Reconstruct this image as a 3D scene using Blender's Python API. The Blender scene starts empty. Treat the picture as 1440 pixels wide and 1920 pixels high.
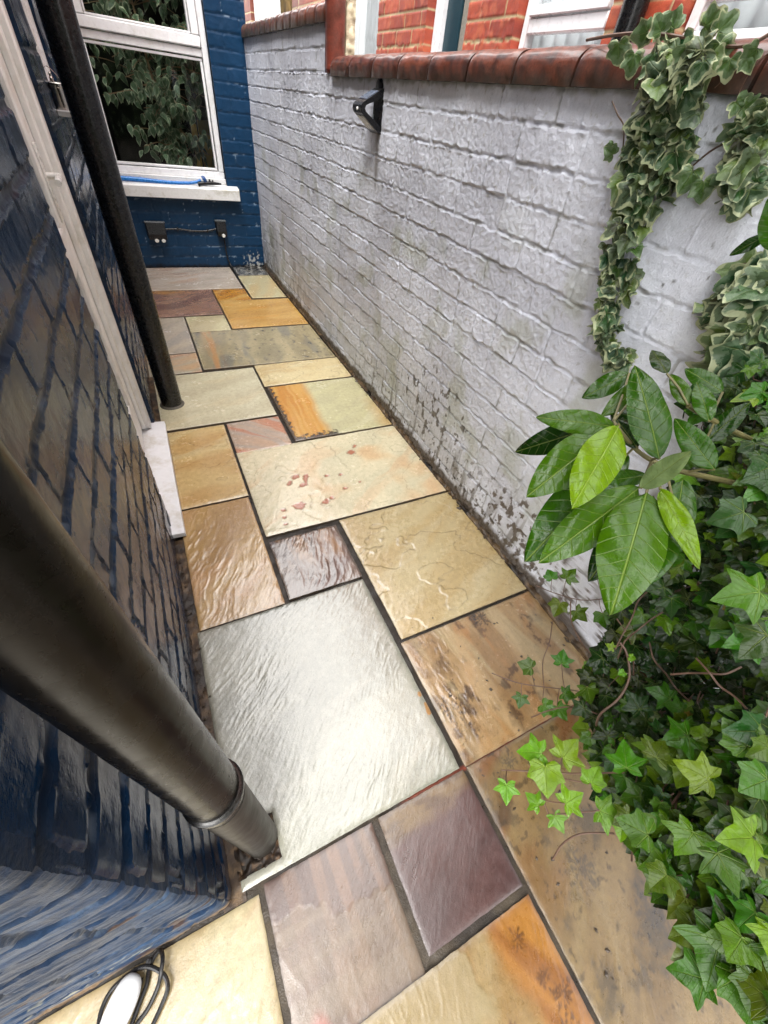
import bpy, math, random
import numpy as np
from mathutils import Matrix, Vector
random.seed(7); rng = np.random.default_rng(7)
S = bpy.context.scene
# ------------------------------------------------------------------ camera
H = 1.312
R = np.array([[0.89757572637402, -0.4282447790051266, 0.10471019376832713],
              [-0.23755347389808854, -0.669893362185034, -0.7034281984249571],
              [0.3713841171389811, 0.6065058058710411, -0.7030110560877535]])   # rows: right, down, forward
F = 757.2
cam = bpy.data.objects.new('camera', bpy.data.cameras.new('camera')); S.collection.objects.link(cam)
M = Matrix.Identity(4)
for i in range(3):
    M[i][0] = R[0, i]; M[i][1] = -R[1, i]; M[i][2] = -R[2, i]
M[2][3] = H
cam.matrix_world = M
cam.data.sensor_fit = 'HORIZONTAL'; cam.data.sensor_width = 36; cam.data.lens = F/1440*36
cam.data.clip_start = 0.02; cam.data.clip_end = 500
S.camera = cam
S.render.resolution_x = 768; S.render.resolution_y = 1024
# ------------------------------------------------------------------ sky, sun, exposure
SUN_EL, SUN_AZ = 62, 212
W = bpy.data.worlds.new('World'); S.world = W; W.use_nodes = True
nt = W.node_tree; nt.nodes.clear()
sky = nt.nodes.new('ShaderNodeTexSky'); sky.sky_type = 'NISHITA'; sky.sun_disc = False
sky.sun_elevation = math.radians(SUN_EL); sky.sun_rotation = math.radians(SUN_AZ)
sky.air_density = 1.0; sky.dust_density = 4.0; sky.ozone_density = 1.0
hs = nt.nodes.new('ShaderNodeHueSaturation'); hs.inputs['Saturation'].default_value = 0.12
bg = nt.nodes.new('ShaderNodeBackground'); bg.inputs['Strength'].default_value = 0.15
wo = nt.nodes.new('ShaderNodeOutputWorld')
tc = nt.nodes.new('ShaderNodeTexCoord'); cl = nt.nodes.new('ShaderNodeTexNoise'); cl.inputs['Scale'].default_value = 2.2; cl.inputs['Detail'].default_value = 5
cr = nt.nodes.new('ShaderNodeMix'); cr.data_type = 'RGBA'; cr.inputs[6].default_value = (8.2, 8.0, 7.9, 1); cr.inputs[7].default_value = (18.5, 18.1, 17.8, 1)
cm = nt.nodes.new('ShaderNodeMix'); cm.data_type = 'RGBA'; cm.inputs[0].default_value = .8            # cloud layer over the sky
nt.links.new(tc.outputs['Generated'], cl.inputs['Vector']); sz = nt.nodes.new('ShaderNodeSeparateXYZ'); nt.links.new(tc.outputs['Generated'], sz.inputs[0])
ad = nt.nodes.new('ShaderNodeMath'); ad.operation = 'MULTIPLY_ADD'; ad.inputs[1].default_value = .75; nt.links.new(sz.outputs[2], ad.inputs[0])
cs = nt.nodes.new('ShaderNodeMath'); cs.operation = 'MULTIPLY_ADD'; cs.inputs[1].default_value = 1.2; cs.inputs[2].default_value = -.5; nt.links.new(cl.outputs[0], cs.inputs[0])
nt.links.new(cs.outputs[0], ad.inputs[2]); nt.links.new(ad.outputs[0], cr.inputs[0])
nt.links.new(sky.outputs[0], hs.inputs['Color']); nt.links.new(hs.outputs[0], cm.inputs[6]); nt.links.new(cr.outputs[2], cm.inputs[7]); nt.links.new(cm.outputs[2], bg.inputs['Color']); nt.links.new(bg.outputs[0], wo.inputs[0])
sl = bpy.data.lights.new('sun', 'SUN'); sl.energy = 1.5; sl.angle = math.radians(32); sl.color = (1, .97, .93)
so = bpy.data.objects.new('sun', sl); S.collection.objects.link(so)
el, az = math.radians(SUN_EL), math.radians(SUN_AZ)
sd = Vector((math.sin(az)*math.cos(el), math.cos(az)*math.cos(el), math.sin(el)))
so.rotation_euler = sd.to_track_quat('Z', 'Y').to_euler()
S.view_settings.view_transform = 'Standard'; S.view_settings.look = 'None'; S.view_settings.gamma = 1
S.view_settings.use_curve_mapping = False
S.view_settings.exposure = 1.66

# ------------------------------------------------------------------ noise
_tab = {}
def pn(x, y, seed=0):
    if seed not in _tab:
        r = np.random.default_rng(seed+100); a = r.uniform(0, 2*np.pi, 256)
        _tab[seed] = (r.permutation(256), np.cos(a), np.sin(a))
    p, gx, gy = _tab[seed]
    x = np.asarray(x, float); y = np.asarray(y, float)
    xi = np.floor(x).astype(int); yi = np.floor(y).astype(int); xf = x-xi; yf = y-yi
    u = xf*xf*xf*(xf*(xf*6-15)+10); v = yf*yf*yf*(yf*(yf*6-15)+10)
    def g(ix, iy, dx, dy):
        k = p[(p[ix & 255]+iy) & 255]; return gx[k]*dx+gy[k]*dy
    a = g(xi, yi, xf, yf); b = g(xi+1, yi, xf-1, yf); c = g(xi, yi+1, xf, yf-1); d = g(xi+1, yi+1, xf-1, yf-1)
    return ((a*(1-u)+b*u)*(1-v)+(c*(1-u)+d*u)*v)*1.5
def fbm(x, y, o=4, seed=0, gain=.5):
    s = 0; a = 1; t = 0
    for i in range(o):
        s = s+a*pn(x*2**i+17.3*i, y*2**i-9.1*i, seed+i); t += a; a *= gain
    return s/t*1.3
def ss(a, b, x):
    t = np.clip((x-a)/(b-a), 0, 1); return t*t*(3-2*t)
def hsh(a, b=0, k=0):
    return np.modf(np.abs(np.sin(np.asarray(a)*127.1+np.asarray(b)*311.7+k*74.7)*43758.5453))[0]
def lin(*c):
    c = np.array(c, float)/255
    return np.where(c <= .04045, c/12.92, ((c+.055)/1.055)**2.4)
def mix(a, b, t):
    t = np.asarray(t)[..., None]; return a*(1-t)+b*t

# ------------------------------------------------------------------ object helpers
C = S.collection
def tag(o, label=None, cat=None, group=None, kind=None):
    if label: o['label'] = label
    if cat: o['category'] = cat
    if group: o['group'] = group
    if kind: o['kind'] = kind
    return o
def empty(name, loc, label=None, cat=None, group=None, kind=None):
    o = bpy.data.objects.new(name, None); C.objects.link(o); o.location = loc; o.empty_display_size = .05
    return tag(o, label, cat, group, kind)
def put(o, parent):
    if parent is not None:
        o.parent = parent
        if parent.type == 'EMPTY': o.matrix_parent_inverse = Matrix.Translation(parent.location).inverted()
    return o
def mesh_obj(name, verts, faces, mat, parent=None, smooth=True, attrs=None, uv=None):
    """faces: list of arrays (n,k)"""
    verts = np.asarray(verts, np.float32)
    if not isinstance(faces, list) or (len(faces) and not isinstance(faces[0], np.ndarray)):
        g = {}
        for f in faces: g.setdefault(len(f), []).append(f)
        faces = [np.array(v) for v in g.values()]
    me = bpy.data.meshes.new(name)
    me.vertices.add(len(verts)); me.vertices.foreach_set('co', verts.ravel())
    loops = np.concatenate([f.ravel() for f in faces]).astype(np.int32)
    sizes = np.concatenate([np.full(len(f), f.shape[1]) for f in faces]).astype(np.int32)
    starts = np.concatenate([[0], np.cumsum(sizes)[:-1]]).astype(np.int32)
    me.loops.add(len(loops)); me.loops.foreach_set('vertex_index', loops)
    me.polygons.add(len(sizes)); me.polygons.foreach_set('loop_start', starts); me.polygons.foreach_set('loop_total', sizes)
    me.polygons.foreach_set('use_smooth', np.full(len(sizes), smooth))
    if attrs:
        for k, a in attrs.items():
            a = np.asarray(a, np.float32)
            if a.ndim == 2:
                at = me.attributes.new(k, 'FLOAT_COLOR', 'POINT')
                at.data.foreach_set('color', np.concatenate([a[:, :3], np.ones((len(a), 1), np.float32)], 1).ravel())
            else:
                at = me.attributes.new(k, 'FLOAT', 'POINT'); at.data.foreach_set('value', a)
    if uv is not None:
        l = me.uv_layers.new(name='UVMap'); l.data.foreach_set('uv', np.asarray(uv, np.float32)[loops].ravel())
    me.update(calc_edges=True); me.validate()
    if mat: me.materials.append(mat)
    o = bpy.data.objects.new(name, me); C.objects.link(o)
    return put(o, parent)
class MB:
    def __init__(s): s.v = []; s.f = []
    def add(s, v, f):
        n = len(s.v); s.v += [tuple(map(float, q)) for q in v]; s.f += [tuple(i+n for i in q) for q in f]; return s
    def box(s, a, b, bev=0):
        x0, y0, z0 = a; x1, y1, z1 = b
        if bev <= 0:
            v = [(x, y, z) for z in (z0, z1) for y in (y0, y1) for x in (x0, x1)]
            return s.add(v, [(0, 2, 3, 1), (4, 5, 7, 6), (0, 1, 5, 4), (2, 6, 7, 3), (0, 4, 6, 2), (1, 3, 7, 5)])
        bev = min(bev, .45*min(x1-x0, y1-y0, z1-z0))
        v = []; idx = {}
        for ix, X in enumerate((x0, x1)):
            for iy, Y in enumerate((y0, y1)):
                for iz, Z in enumerate((z0, z1)):
                    sx, sy, sz = (1-2*ix)*bev, (1-2*iy)*bev, (1-2*iz)*bev
                    for ax, d in enumerate(((0, sy, sz), (sx, 0, sz), (sx, sy, 0))):
                        idx[ix, iy, iz, ax] = len(v); v.append((X+d[0], Y+d[1], Z+d[2]))
        f = []
        g = lambda a, b, c, ax: idx[a, b, c, ax]
        for i in (0, 1):
            q = [g(i, 0, 0, 0), g(i, 1, 0, 0), g(i, 1, 1, 0), g(i, 0, 1, 0)]; f.append(q if i else q[::-1])
            q = [g(0, i, 0, 1), g(1, i, 0, 1), g(1, i, 1, 1), g(0, i, 1, 1)]; f.append(q[::-1] if i else q)
            q = [g(0, 0, i, 2), g(1, 0, i, 2), g(1, 1, i, 2), g(0, 1, i, 2)]; f.append(q if i else q[::-1])
        for a in (0, 1):
            for b in (0, 1):
                f.append([g(a, b, 0, 0), g(a, b, 1, 0), g(a, b, 1, 1), g(a, b, 0, 1)])
                f.append([g(a, 0, b, 0), g(a, 1, b, 0), g(a, 1, b, 2), g(a, 0, b, 2)])
                f.append([g(0, a, b, 1), g(1, a, b, 1), g(1, a, b, 2), g(0, a, b, 2)])
                for c in (0, 1): f.append([g(a, b, c, 0), g(a, b, c, 1), g(a, b, c, 2)])
        return s.add(v, f)
    def tube(s, pts, r, n=10, cap=True):
        pts = [Vector(p) for p in pts]; rs = r if isinstance(r, (list, tuple)) else [r]*len(pts)
        base = len(s.v); up = None; v = []
        for i, p in enumerate(pts):
            t = (pts[min(i+1, len(pts)-1)]-pts[max(i-1, 0)]).normalized()
            if up is None: up = t.orthogonal().normalized()
            up = (up-t*up.dot(t)).normalized(); w = t.cross(up)
            for k in range(n):
                a = 2*math.pi*k/n; v.append(p+(up*math.cos(a)+w*math.sin(a))*rs[i])
        f = [(i*n+k, i*n+(k+1) % n, (i+1)*n+(k+1) % n, (i+1)*n+k) for i in range(len(pts)-1) for k in range(n)]
        if cap: f += [tuple(range(n))[::-1], tuple((len(pts)-1)*n+k for k in range(n))]
        return s.add(v, f)
    def lathe(s, c, prof, n=32):
        v = [(c[0]+r*math.cos(2*math.pi*k/n), c[1]+r*math.sin(2*math.pi*k/n), c[2]+z) for r, z in prof for k in range(n)]
        f = [(i*n+k, i*n+(k+1) % n, (i+1)*n+(k+1) % n, (i+1)*n+k) for i in range(len(prof)-1) for k in range(n)]
        f += [tuple(range(n))[::-1], tuple((len(prof)-1)*n+k for k in range(n))]
        return s.add(v, f)
    def build(s, name, mat, parent=None, smooth=False):
        o = mesh_obj(name, s.v, s.f, mat, parent, smooth)
        bm_fix(o.data)
        if smooth:
            try: o.data.set_sharp_from_angle(angle=math.radians(38))
            except Exception: pass
        return o
def bm_fix(me):
    import bmesh
    b = bmesh.new(); b.from_mesh(me); bmesh.ops.recalc_face_normals(b, faces=b.faces); b.to_mesh(me); b.free()
def spline(pts, n=8):
    P = [Vector(p) for p in pts]; P = [P[0]*2-P[1]]+P+[P[-1]*2-P[-2]]; out = []
    for i in range(1, len(P)-2):
        a, b, c, d = P[i-1:i+3]
        for k in range(n):
            t = k/n
            out.append(.5*((2*b)+(c-a)*t+(2*a-5*b+4*c-d)*t*t+(3*b-a-3*c+d)*t**3))
    out.append(P[-2]); return out
def ray(px, py):
    d = R.T @ np.array([(px-720)/F, (py-960)/F, 1.]); return d/np.linalg.norm(d)
CAM = np.array([0, 0, H])
def at(px, py, dist): return CAM+ray(px, py)*dist
def on_x(px, py, X): d = ray(px, py); return CAM+d*(X/d[0])
def on_z(px, py, Z): d = ray(px, py); return CAM+d*((Z-H)/d[2])

# ------------------------------------------------------------------ materials
def mat_new(name):
    m = bpy.data.materials.new(name); m.use_nodes = True; n = m.node_tree
    return m, n, n.nodes['Principled BSDF']
def N(n, t, **k):
    o = n.nodes.new(t)
    for a, b in k.items(): setattr(o, a, b)
    return o
def noise(n, scale, detail=6, vec=None, rough=.6, dist=0.0):
    o = N(n, 'ShaderNodeTexNoise'); o.inputs['Scale'].default_value = scale; o.inputs['Detail'].default_value = detail
    o.inputs['Roughness'].default_value = rough; o.inputs['Distortion'].default_value = dist
    if vec: n.links.new(vec, o.inputs['Vector'])
    return o
def objco(n, scale=None, rot=None):
    t = N(n, 'ShaderNodeTexCoord')
    if not scale: return t.outputs['Object']
    m = N(n, 'ShaderNodeMapping'); m.inputs['Scale'].default_value = scale
    if rot: m.inputs['Rotation'].default_value = rot
    n.links.new(t.outputs['Object'], m.inputs['Vector']); return m.outputs[0]
def mth(n, op, a, b=None, clamp=False):
    o = N(n, 'ShaderNodeMath', operation=op); o.use_clamp = clamp
    for i, q in enumerate((a, b)):
        if q is None: continue
        if isinstance(q, (int, float)): o.inputs[i].default_value = q
        else: n.links.new(q, o.inputs[i])
    return o.outputs[0]
def mrange(n, v, a, b, c, d):
    o = N(n, 'ShaderNodeMapRange'); n.links.new(v, o.inputs[0])
    for i, q in enumerate((a, b, c, d)): o.inputs[i+1].default_value = q
    return o.outputs[0]
def mixc(n, f, a, b, mode='MIX'):
    o = N(n, 'ShaderNodeMix', data_type='RGBA', blend_type=mode)
    for i, q in ((0, f), (6, a), (7, b)):
        if isinstance(q, (int, float)): o.inputs[i].default_value = q
        elif isinstance(q, (tuple, list, np.ndarray)): o.inputs[i].default_value = tuple(q)[:3]+(1,)
        else: n.links.new(q, o.inputs[i])
    return o.outputs[2]
def bump(n, p, h, strength=.5, dist=.002, prev=None):
    b = N(n, 'ShaderNodeBump'); b.inputs['Strength'].default_value = strength; b.inputs['Distance'].default_value = dist
    n.links.new(h, b.inputs['Height'])
    if prev is not None: n.links.new(prev, b.inputs['Normal'])
    n.links.new(b.outputs[0], p.inputs['Normal']); return b.outputs[0]
def attr_mat(name, fine=400, bs=.35, bd=.0015, var=.12, coat=0, spec=.5, mid=0, cleft=0):
    """colour and roughness come from the surface's own attributes, fine grain from noise"""
    m, n, p = mat_new(name)
    a = N(n, 'ShaderNodeAttribute', attribute_name='col'); r = N(n, 'ShaderNodeAttribute', attribute_name='rough')
    co = objco(n); ns = noise(n, fine, 6, co); n2 = noise(n, fine/6, 5, co)
    f = mrange(n, ns.outputs[0], .3, .7, 1-var, 1+var)
    f2 = mrange(n, n2.outputs[0], .3, .7, 1-var*.7, 1+var*.7)
    vm = N(n, 'ShaderNodeVectorMath', operation='SCALE'); n.links.new(a.outputs['Color'], vm.inputs[0]); n.links.new(mth(n, 'MULTIPLY', f, f2), vm.inputs['Scale'])
    n.links.new(vm.outputs[0], p.inputs['Base Color'])
    rr = mth(n, 'ADD', r.outputs['Fac'], mrange(n, n2.outputs[0], .3, .7, -.06, .06), True)
    n.links.new(rr, p.inputs['Roughness'])
    p.inputs['Coat Weight'].default_value = coat; p.inputs['Coat Roughness'].default_value = .12
    p.inputs['Specular IOR Level'].default_value = spec
    b = bump(n, p, ns.outputs[0], bs, bd)
    if cleft:
        sm = N(n, 'ShaderNodeMapping'); sm.inputs['Scale'].default_value = (24, 120, 24); n.links.new(objco(n, (1, 1, 1), (0, 0, -.82)), sm.inputs['Vector']); c1_ = noise(n, 1, 4, sm.outputs[0], .62, .9); b = bump(n, p, c1_.outputs[0], cleft, .0030, b)
    if mid: b = bump(n, p, n2.outputs[0], mid, .004, b)
    if cleft: n.links.new(b, p.inputs['Coat Normal']); p.inputs['Coat Roughness'].default_value = .07
    return m
def plain(name, col, rough=.5, nscale=0, var=.15, bs=0, bd=.001, metal=0, coat=0, spec=.5, stretch=None, dirt=None, dscale=8):
    m, n, p = mat_new(name); c = tuple(col)[:3]+(1,)
    p.inputs['Base Color'].default_value = c; p.inputs['Roughness'].default_value = rough; p.inputs['Metallic'].default_value = metal
    p.inputs['Coat Weight'].default_value = coat; p.inputs['Specular IOR Level'].default_value = spec
    co = objco(n, stretch)
    ns = noise(n, nscale or 60, 6, co)
    out = mixc(n, mrange(n, ns.outputs[0], .3, .7, 0, 1), tuple(np.array(c[:3])*(1-var)), tuple(np.clip(np.array(c[:3])*(1+var), 0, 1)))
    if dirt is not None:
        dn = noise(n, dscale, 8, co, .7); out = mixc(n, mrange(n, dn.outputs[0], .52, .7, 0, .85), out, tuple(dirt))
    n.links.new(out, p.inputs['Base Color'])
    n.links.new(mrange(n, ns.outputs[0], .3, .7, max(rough-.08, .02), rough+.1), p.inputs['Roughness'])
    if bs: bump(n, p, ns.outputs[0], bs, bd)
    return m
def glass(name, tint=(.9, .95, .95), refl=.55):
    m, n, p = mat_new(name); n.nodes.remove(p)
    t = N(n, 'ShaderNodeBsdfTransparent'); t.inputs[0].default_value = tint+(1,)
    g = N(n, 'ShaderNodeBsdfGlossy'); g.inputs['Roughness'].default_value = .02
    fr = N(n, 'ShaderNodeFresnel'); fr.inputs[0].default_value = 1.5
    mx = N(n, 'ShaderNodeMixShader'); ge = N(n, 'ShaderNodeNewGeometry'); n.links.new(mth(n, 'MULTIPLY', mth(n, 'MULTIPLY', fr.outputs[0], refl), mth(n, 'SUBTRACT', 1, ge.outputs['Backfacing']), True), mx.inputs[0])
    n.links.new(t.outputs[0], mx.inputs[1]); n.links.new(g.outputs[0], mx.inputs[2])
    n.links.new(mx.outputs[0], n.nodes['Material Output'].inputs[0]); return m

M_stone = attr_mat('riven_sandstone', 300, .55, .0005, .10, spec=.7, mid=.12, coat=1.0, cleft=.13)
M_mortar = attr_mat('damp_mortar', 260, .7, .002, .25, spec=.35)
M_brickw = attr_mat('white_painted_brick', 240, .9, .0022, .07, mid=.55)
M_blue = attr_mat('blue_gloss_painted_brick', 200, .4, .0009, .12, spec=.24, mid=.3)
M_bluef = attr_mat('worn_blue_painted_brick', 160, .8, .0016, .25, spec=.22, mid=.7)
M_red = attr_mat('red_facing_brick', 200, .5, .002, .2)
M_cope = attr_mat('glazed_red_coping', 160, .5, .0012, .3, coat=.4, mid=.4)
M_ground = plain('wet_mortar_bed', (.03, .024, .018), .35, 60, .5, .8, .006)
M_upvc = plain('white_upvc', (.80, .80, .82), .3, 30, .04, dirt=(.68, .67, .65), dscale=5)
M_upvc_dirty = plain('weathered_white_upvc', (.70, .695, .68), .38, 25, .08, dirt=(.5, .48, .42), dscale=6)
M_sill = plain('white_painted_sill', (.70, .70, .70), .45, 60, .06, .25, .001, dirt=(.45, .43, .36), dscale=9)
M_gasket = plain('black_gasket', (.012, .012, .012), .5)
M_pane = glass('window_glass', (.93, .94, .94), 1.0)
M_room = plain('dark_room_wall', (.014, .015, .013), .9)
M_black = plain('black_plastic', (.006, .006, .007), .3, 90, .2, .1, .0005, spec=.35)
M_steel = plain('brushed_steel', (.45, .42, .39), .28, 40, .15, metal=1, stretch=(1, 1, .1))

# ------------------------------------------------------------------ generic relief skin
def axis(*segs):
    out = []
    for a, b, st in segs:
        n = max(1, int(round(abs(b-a)/st))); out += list(np.linspace(a, b, n+1)[:-1])
    out.append(segs[-1][1]); return np.array(out)
def skin(name, U, V, fun, origin, eu, ev, en, mat, parent, skirt=.1, holes=(), boxes=None, skirtcol=None):
    origin, eu, ev, en = (np.array(q, float) for q in (origin, eu, ev, en))
    for (a, b, c, d) in holes:
        U = np.unique(np.round(np.concatenate([U, [a, b]]), 5)); V = np.unique(np.round(np.concatenate([V, [c, d]]), 5))
    uu, vv = np.meshgrid(U, V, indexing='ij'); nu, nv = uu.shape
    h, col, rough, *dd = fun(uu, vv)
    P = origin+uu[..., None]*eu+vv[..., None]*ev+h[..., None]*en
    if dd: P = P+dd[0][..., None]*eu+dd[1][..., None]*ev
    uc = (U[:-1]+U[1:])/2; vc = (V[:-1]+V[1:])/2; keep = np.ones((nu-1, nv-1), bool)
    for (a, b, c, d) in holes:
        keep &= ~((uc[:, None] > a) & (uc[:, None] < b) & (vc[None] > c) & (vc[None] < d))
    idx = np.arange(nu*nv).reshape(nu, nv)
    q = np.stack([idx[:-1, :-1], idx[1:, :-1], idx[1:, 1:], idx[:-1, 1:]], -1)[keep]
    used = np.unique(q); rm = np.full(nu*nv, -1); rm[used] = np.arange(len(used)); q = rm[q]
    P = P.reshape(-1, 3)[used]; col = col.reshape(-1, 3)[used]; rough = rough.ravel()[used]
    if skirt:
        e = np.concatenate([q[:, [0, 1]], q[:, [1, 2]], q[:, [2, 3]], q[:, [3, 0]]])
        key = np.sort(e, 1); key = key[:, 0].astype(np.int64)*len(P)+key[:, 1]
        un, ix, ct = np.unique(key, return_index=True, return_counts=True); be = e[ix[ct == 1]]
        bv = np.unique(be); m2 = np.full(len(P), -1)
        m1 = np.full(len(P), -1); m1[bv] = len(P)+np.arange(len(bv)); m2[bv] = len(P)+len(bv)+np.arange(len(bv))
        sc = col[bv] if skirtcol is None else np.tile(skirtcol, (len(bv), 1))
        P = np.concatenate([P, P[bv], P[bv]-en*skirt]); col = np.concatenate([col, sc, sc]); rough = np.concatenate([rough, rough[bv], rough[bv]])
        q = np.concatenate([q, np.stack([be[:, 1], be[:, 0], m2[be[:, 0]], m2[be[:, 1]]], -1)]) if False else np.concatenate([q, np.stack([m1[be[:, 1]], m1[be[:, 0]], m2[be[:, 0]], m2[be[:, 1]]], -1)])
    faces = [q]
    if boxes:
        mb = MB()
        for a, b in boxes: mb.box(a, b)
        n0 = len(P); P = np.concatenate([P, np.array(mb.v)]); faces[0] = np.concatenate([q, np.array(mb.f)+n0])
        c0 = col.mean(0); col = np.concatenate([col, np.tile(c0, (len(mb.v), 1))]); rough = np.concatenate([rough, np.full(len(mb.v), .6)])
    return mesh_obj(name, P, faces, mat, parent, True, dict(col=col, rough=rough))

# ------------------------------------------------------------------ brickwork relief
def bricks(u, v, seed, depth=.006, bond='stretcher', ragged=1.0, L=.262, CH=.0885, jw0=.0035, fine=1.0):
    wu = u+.006*ragged*fbm(u*9, v*9, 3, seed); wv = v+.0036*ragged*fbm(u*5+3, v*11, 3, seed+5)+.004*ragged*pn(u*22, v*22, seed+9)
    row = np.floor(wv/CH); dv = wv-row*CH; dv = np.minimum(dv, CH-dv)
    off = np.where(row % 2 == 0, 0, L/2)+(hsh(row, 1, seed)-.5)*.03
    hdr = (row % 5 == 3) if bond == 'garden' else (row < -99)
    LL = np.where(hdr, L/2, L)
    b = np.floor((wu+off)/LL); du = (wu+off)-b*LL; du = np.minimum(du, LL-du)
    # flemish-like split: some stretchers are two headers
    d = -np.log(np.exp(-(du*1.25+.0012)*260)+np.exp(-dv*260))/260
    jw = jw0+.0025*pn(u*30, v*30, seed+3)+.0015*fbm(u*70, v*70, 2, seed+4)
    t = ss(jw, jw+.0036, d)
    bid = hsh(row, b, seed)
    h = depth*t*(1+.15*fbm(u*20, v*20, 2, seed))+(bid-.5)*.0035*t+((hsh(row, b, seed+2)-.5)*.02*du)*t
    # smeared ridges of mortar / paint along the lower lip of the joints
    lip = np.exp(-((d-jw-.003)/.0024)**2)*ss(.0, .4, fbm(u*22, v*40, 3, seed+12)+.1)
    h = h+lip*.0032*ragged
    h = h+fine*(.0013*fbm(u*75, v*75, 3, seed+20)*ragged+.0012*fbm(u*28, v*28, 3, seed+21))+.004*fbm(u*3, v*3, 2, seed+30)
    return h, t, bid, row, b

# ================================================================== SETTING: ground and patio
g = MB().box((-20, -20, -.30), (25, 30, -.022)).build('ground', M_ground); tag(g, 'dark wet mortar and soil bed under the paving', 'ground', kind='structure')
patio = empty('patio', (0, 0, 0), 'wet riven sandstone paving laid in a random mix of slab sizes along the passage', 'paving', kind='structure')

def stone(x, y, sd, c1, c2, c3=None, ang=.6, fr=(1.2, 7), con=1.0, c3a=.5, rip=(7, 48), amp=.0012, flake=0.0, rang=None):
    ca, sa = math.cos(ang), math.sin(ang); p = x*ca+y*sa; q = -x*sa+y*ca
    wq = q+.06*fbm(x*3, y*3, 3, sd)
    n1 = fbm(p*fr[0], wq*fr[1], 4, sd+1)*con; n2 = fbm(x*7, y*7, 4, sd+3)
    col = mix(lin(*c1), lin(*c2), ss(-.45, .45, n1+.35*n2))
    if c3: col = mix(col, lin(*c3), c3a*ss(.12, .5, fbm(p*fr[0]*1.6+5, wq*fr[1]*1.4, 4, sd+7)))
    col = col*(1+.10*fbm(x*45, y*45, 3, sd+8))[..., None]
    # fine mineral specks
    sp = pn(x*170, y*170, sd+9)
    col = col*(1-.25*ss(.5, .72, sp))[..., None]
    # cleft relief
    a2 = ang+.3 if rang is None else rang; cb, sb = math.cos(a2), math.sin(a2); p2 = x*cb+y*sb; q2 = -x*sb+y*cb
    wp = fbm(x*6, y*6, 2, sd+10)*.012
    r = fbm(p2*rip[0]*2+wp*20, (q2+wp)*rip[1], 4, sd+11)
    pm = .25+.75*ss(-.25, .3, fbm(x*4.5, y*4.5, 3, sd+16)); rd = 1-np.abs(fbm(p2*rip[0]*1.1+wp*8, (q2+1.5*wp)*rip[1]*.8, 3, sd+17))*2.2
    h = amp*(.28*r+.55*np.clip(rd, 0, 1)**2)*pm+amp*.7*fbm(x*7, y*7, 3, sd+12)
    # little torn ledges that catch the light
    t = fbm(p2*5, q2*24+wp*30, 3, sd+13)*2.6; fl = np.floor(t); h = h+amp*.10*(fl+ss(.6, 1.0, t-fl))
    if flake:
        t = fbm(x*2.0+3, y*2.9, 5, sd+14)*1.9; fl = np.floor(t); fr_ = t-fl
        h = h+flake*(fl+ss(.93, 1.0, fr_)); col = col*(1-.30*np.exp(-((fr_-.965)/.02)**2))[..., None]
    return col, h
def spots(x, y, pts):
    m = np.zeros_like(x)
    for (a, b, ra, rb, th) in pts:
        dx, dy = x-a, y-b; c, s_ = math.cos(th), math.sin(th)
        e = np.sqrt(((dx*c+dy*s_)/ra)**2+((-dx*s_+dy*c)/rb)**2)+.45*pn(x*60, y*60, 5)
        m = np.maximum(m, ss(1.05, .9, e))
    return m
def fern(x, y, cx, cy, r, sd):
    """branching mineral dendrite"""
    dx, dy = x-cx, y-cy; rr = np.hypot(dx, dy)/r; th = np.arctan2(dy, dx)
    k = np.abs(np.sin(th*5.5+1.5*pn(x*30, y*30, sd)+sd))
    n = pn(x*110, y*110, sd+2)
    return ss(.50, .80, .35*k+.55*np.abs(n)+.45*(1-rr)+.25*pn(x*60, y*60, sd+4))*ss(1.05, .5, rr+.45*pn(x*34, y*34, sd+1))
slab_specs = []
def slab(x0, x1, y0, y1, sd, label, over=None, res=None, rough=.2, holes=(), z=None, **kw):
    d = math.hypot((x0+x1)/2, (y0+y1)/2); res = res or (.0026 if d < .75 else .0034 if d < 1.4 else .005 if d < 2.6 else .008)
    U = axis((x0, x1, res)); V = axis((y0, y1, res)); r = random.Random(sd)
    tx, ty, z0 = r.uniform(-.003, .003), r.uniform(-.003, .003), (r.uniform(-.0015, .0015) if z is None else z)
    def fun(x, y):
        col, h = stone(x, y, sd*13 % 200, **kw); rg = np.full_like(x, rough)+.11*fbm(x*7, y*7, 3, sd)
        if over: col, h, rg = over(x, y, col, h, rg)
        e = np.minimum(np.minimum(x-x0, x1-x), np.minimum(y-y0, y1-y))
        for (a, b, c, dd) in holes: e = np.minimum(e, np.hypot(np.maximum(np.maximum(a-x, x-b), 0), np.maximum(np.maximum(c-y, y-dd), 0)))
        ew = .003+.003*np.abs(pn(x*35, y*35, sd+2))
        h = h-.0020*np.exp(-e/(ew*1.5)); h = np.clip(h, -.012, .006); rg = rg+.35*np.exp(-e/.006)
        col = col*(1-.28*np.exp(-e/.004))[..., None]
        j = .0013*fbm(x*28, y*28, 3, sd+4)*np.exp(-e/.01); j2 = .0013*fbm(x*28+9, y*28, 3, sd+6)*np.exp(-e/.01)
        return h+z0+(x-x0)*tx+(y-y0)*ty, np.clip(col*(.82 if y0 > 1.1 else .68 if y0 > .5 else .58), 0, 1), np.clip(rg, .08, 1), j, j2  # light balance put into the colour: far slabs lightened, near slabs darkened
    o = skin('paving_slab', U, V, fun, (0, 0, 0), (1, 0, 0), (0, 1, 0), (0, 0, 1), M_stone, patio, skirt=.03, holes=holes, skirtcol=lin(95, 80, 62))
    o['label'] = label; return o
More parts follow.
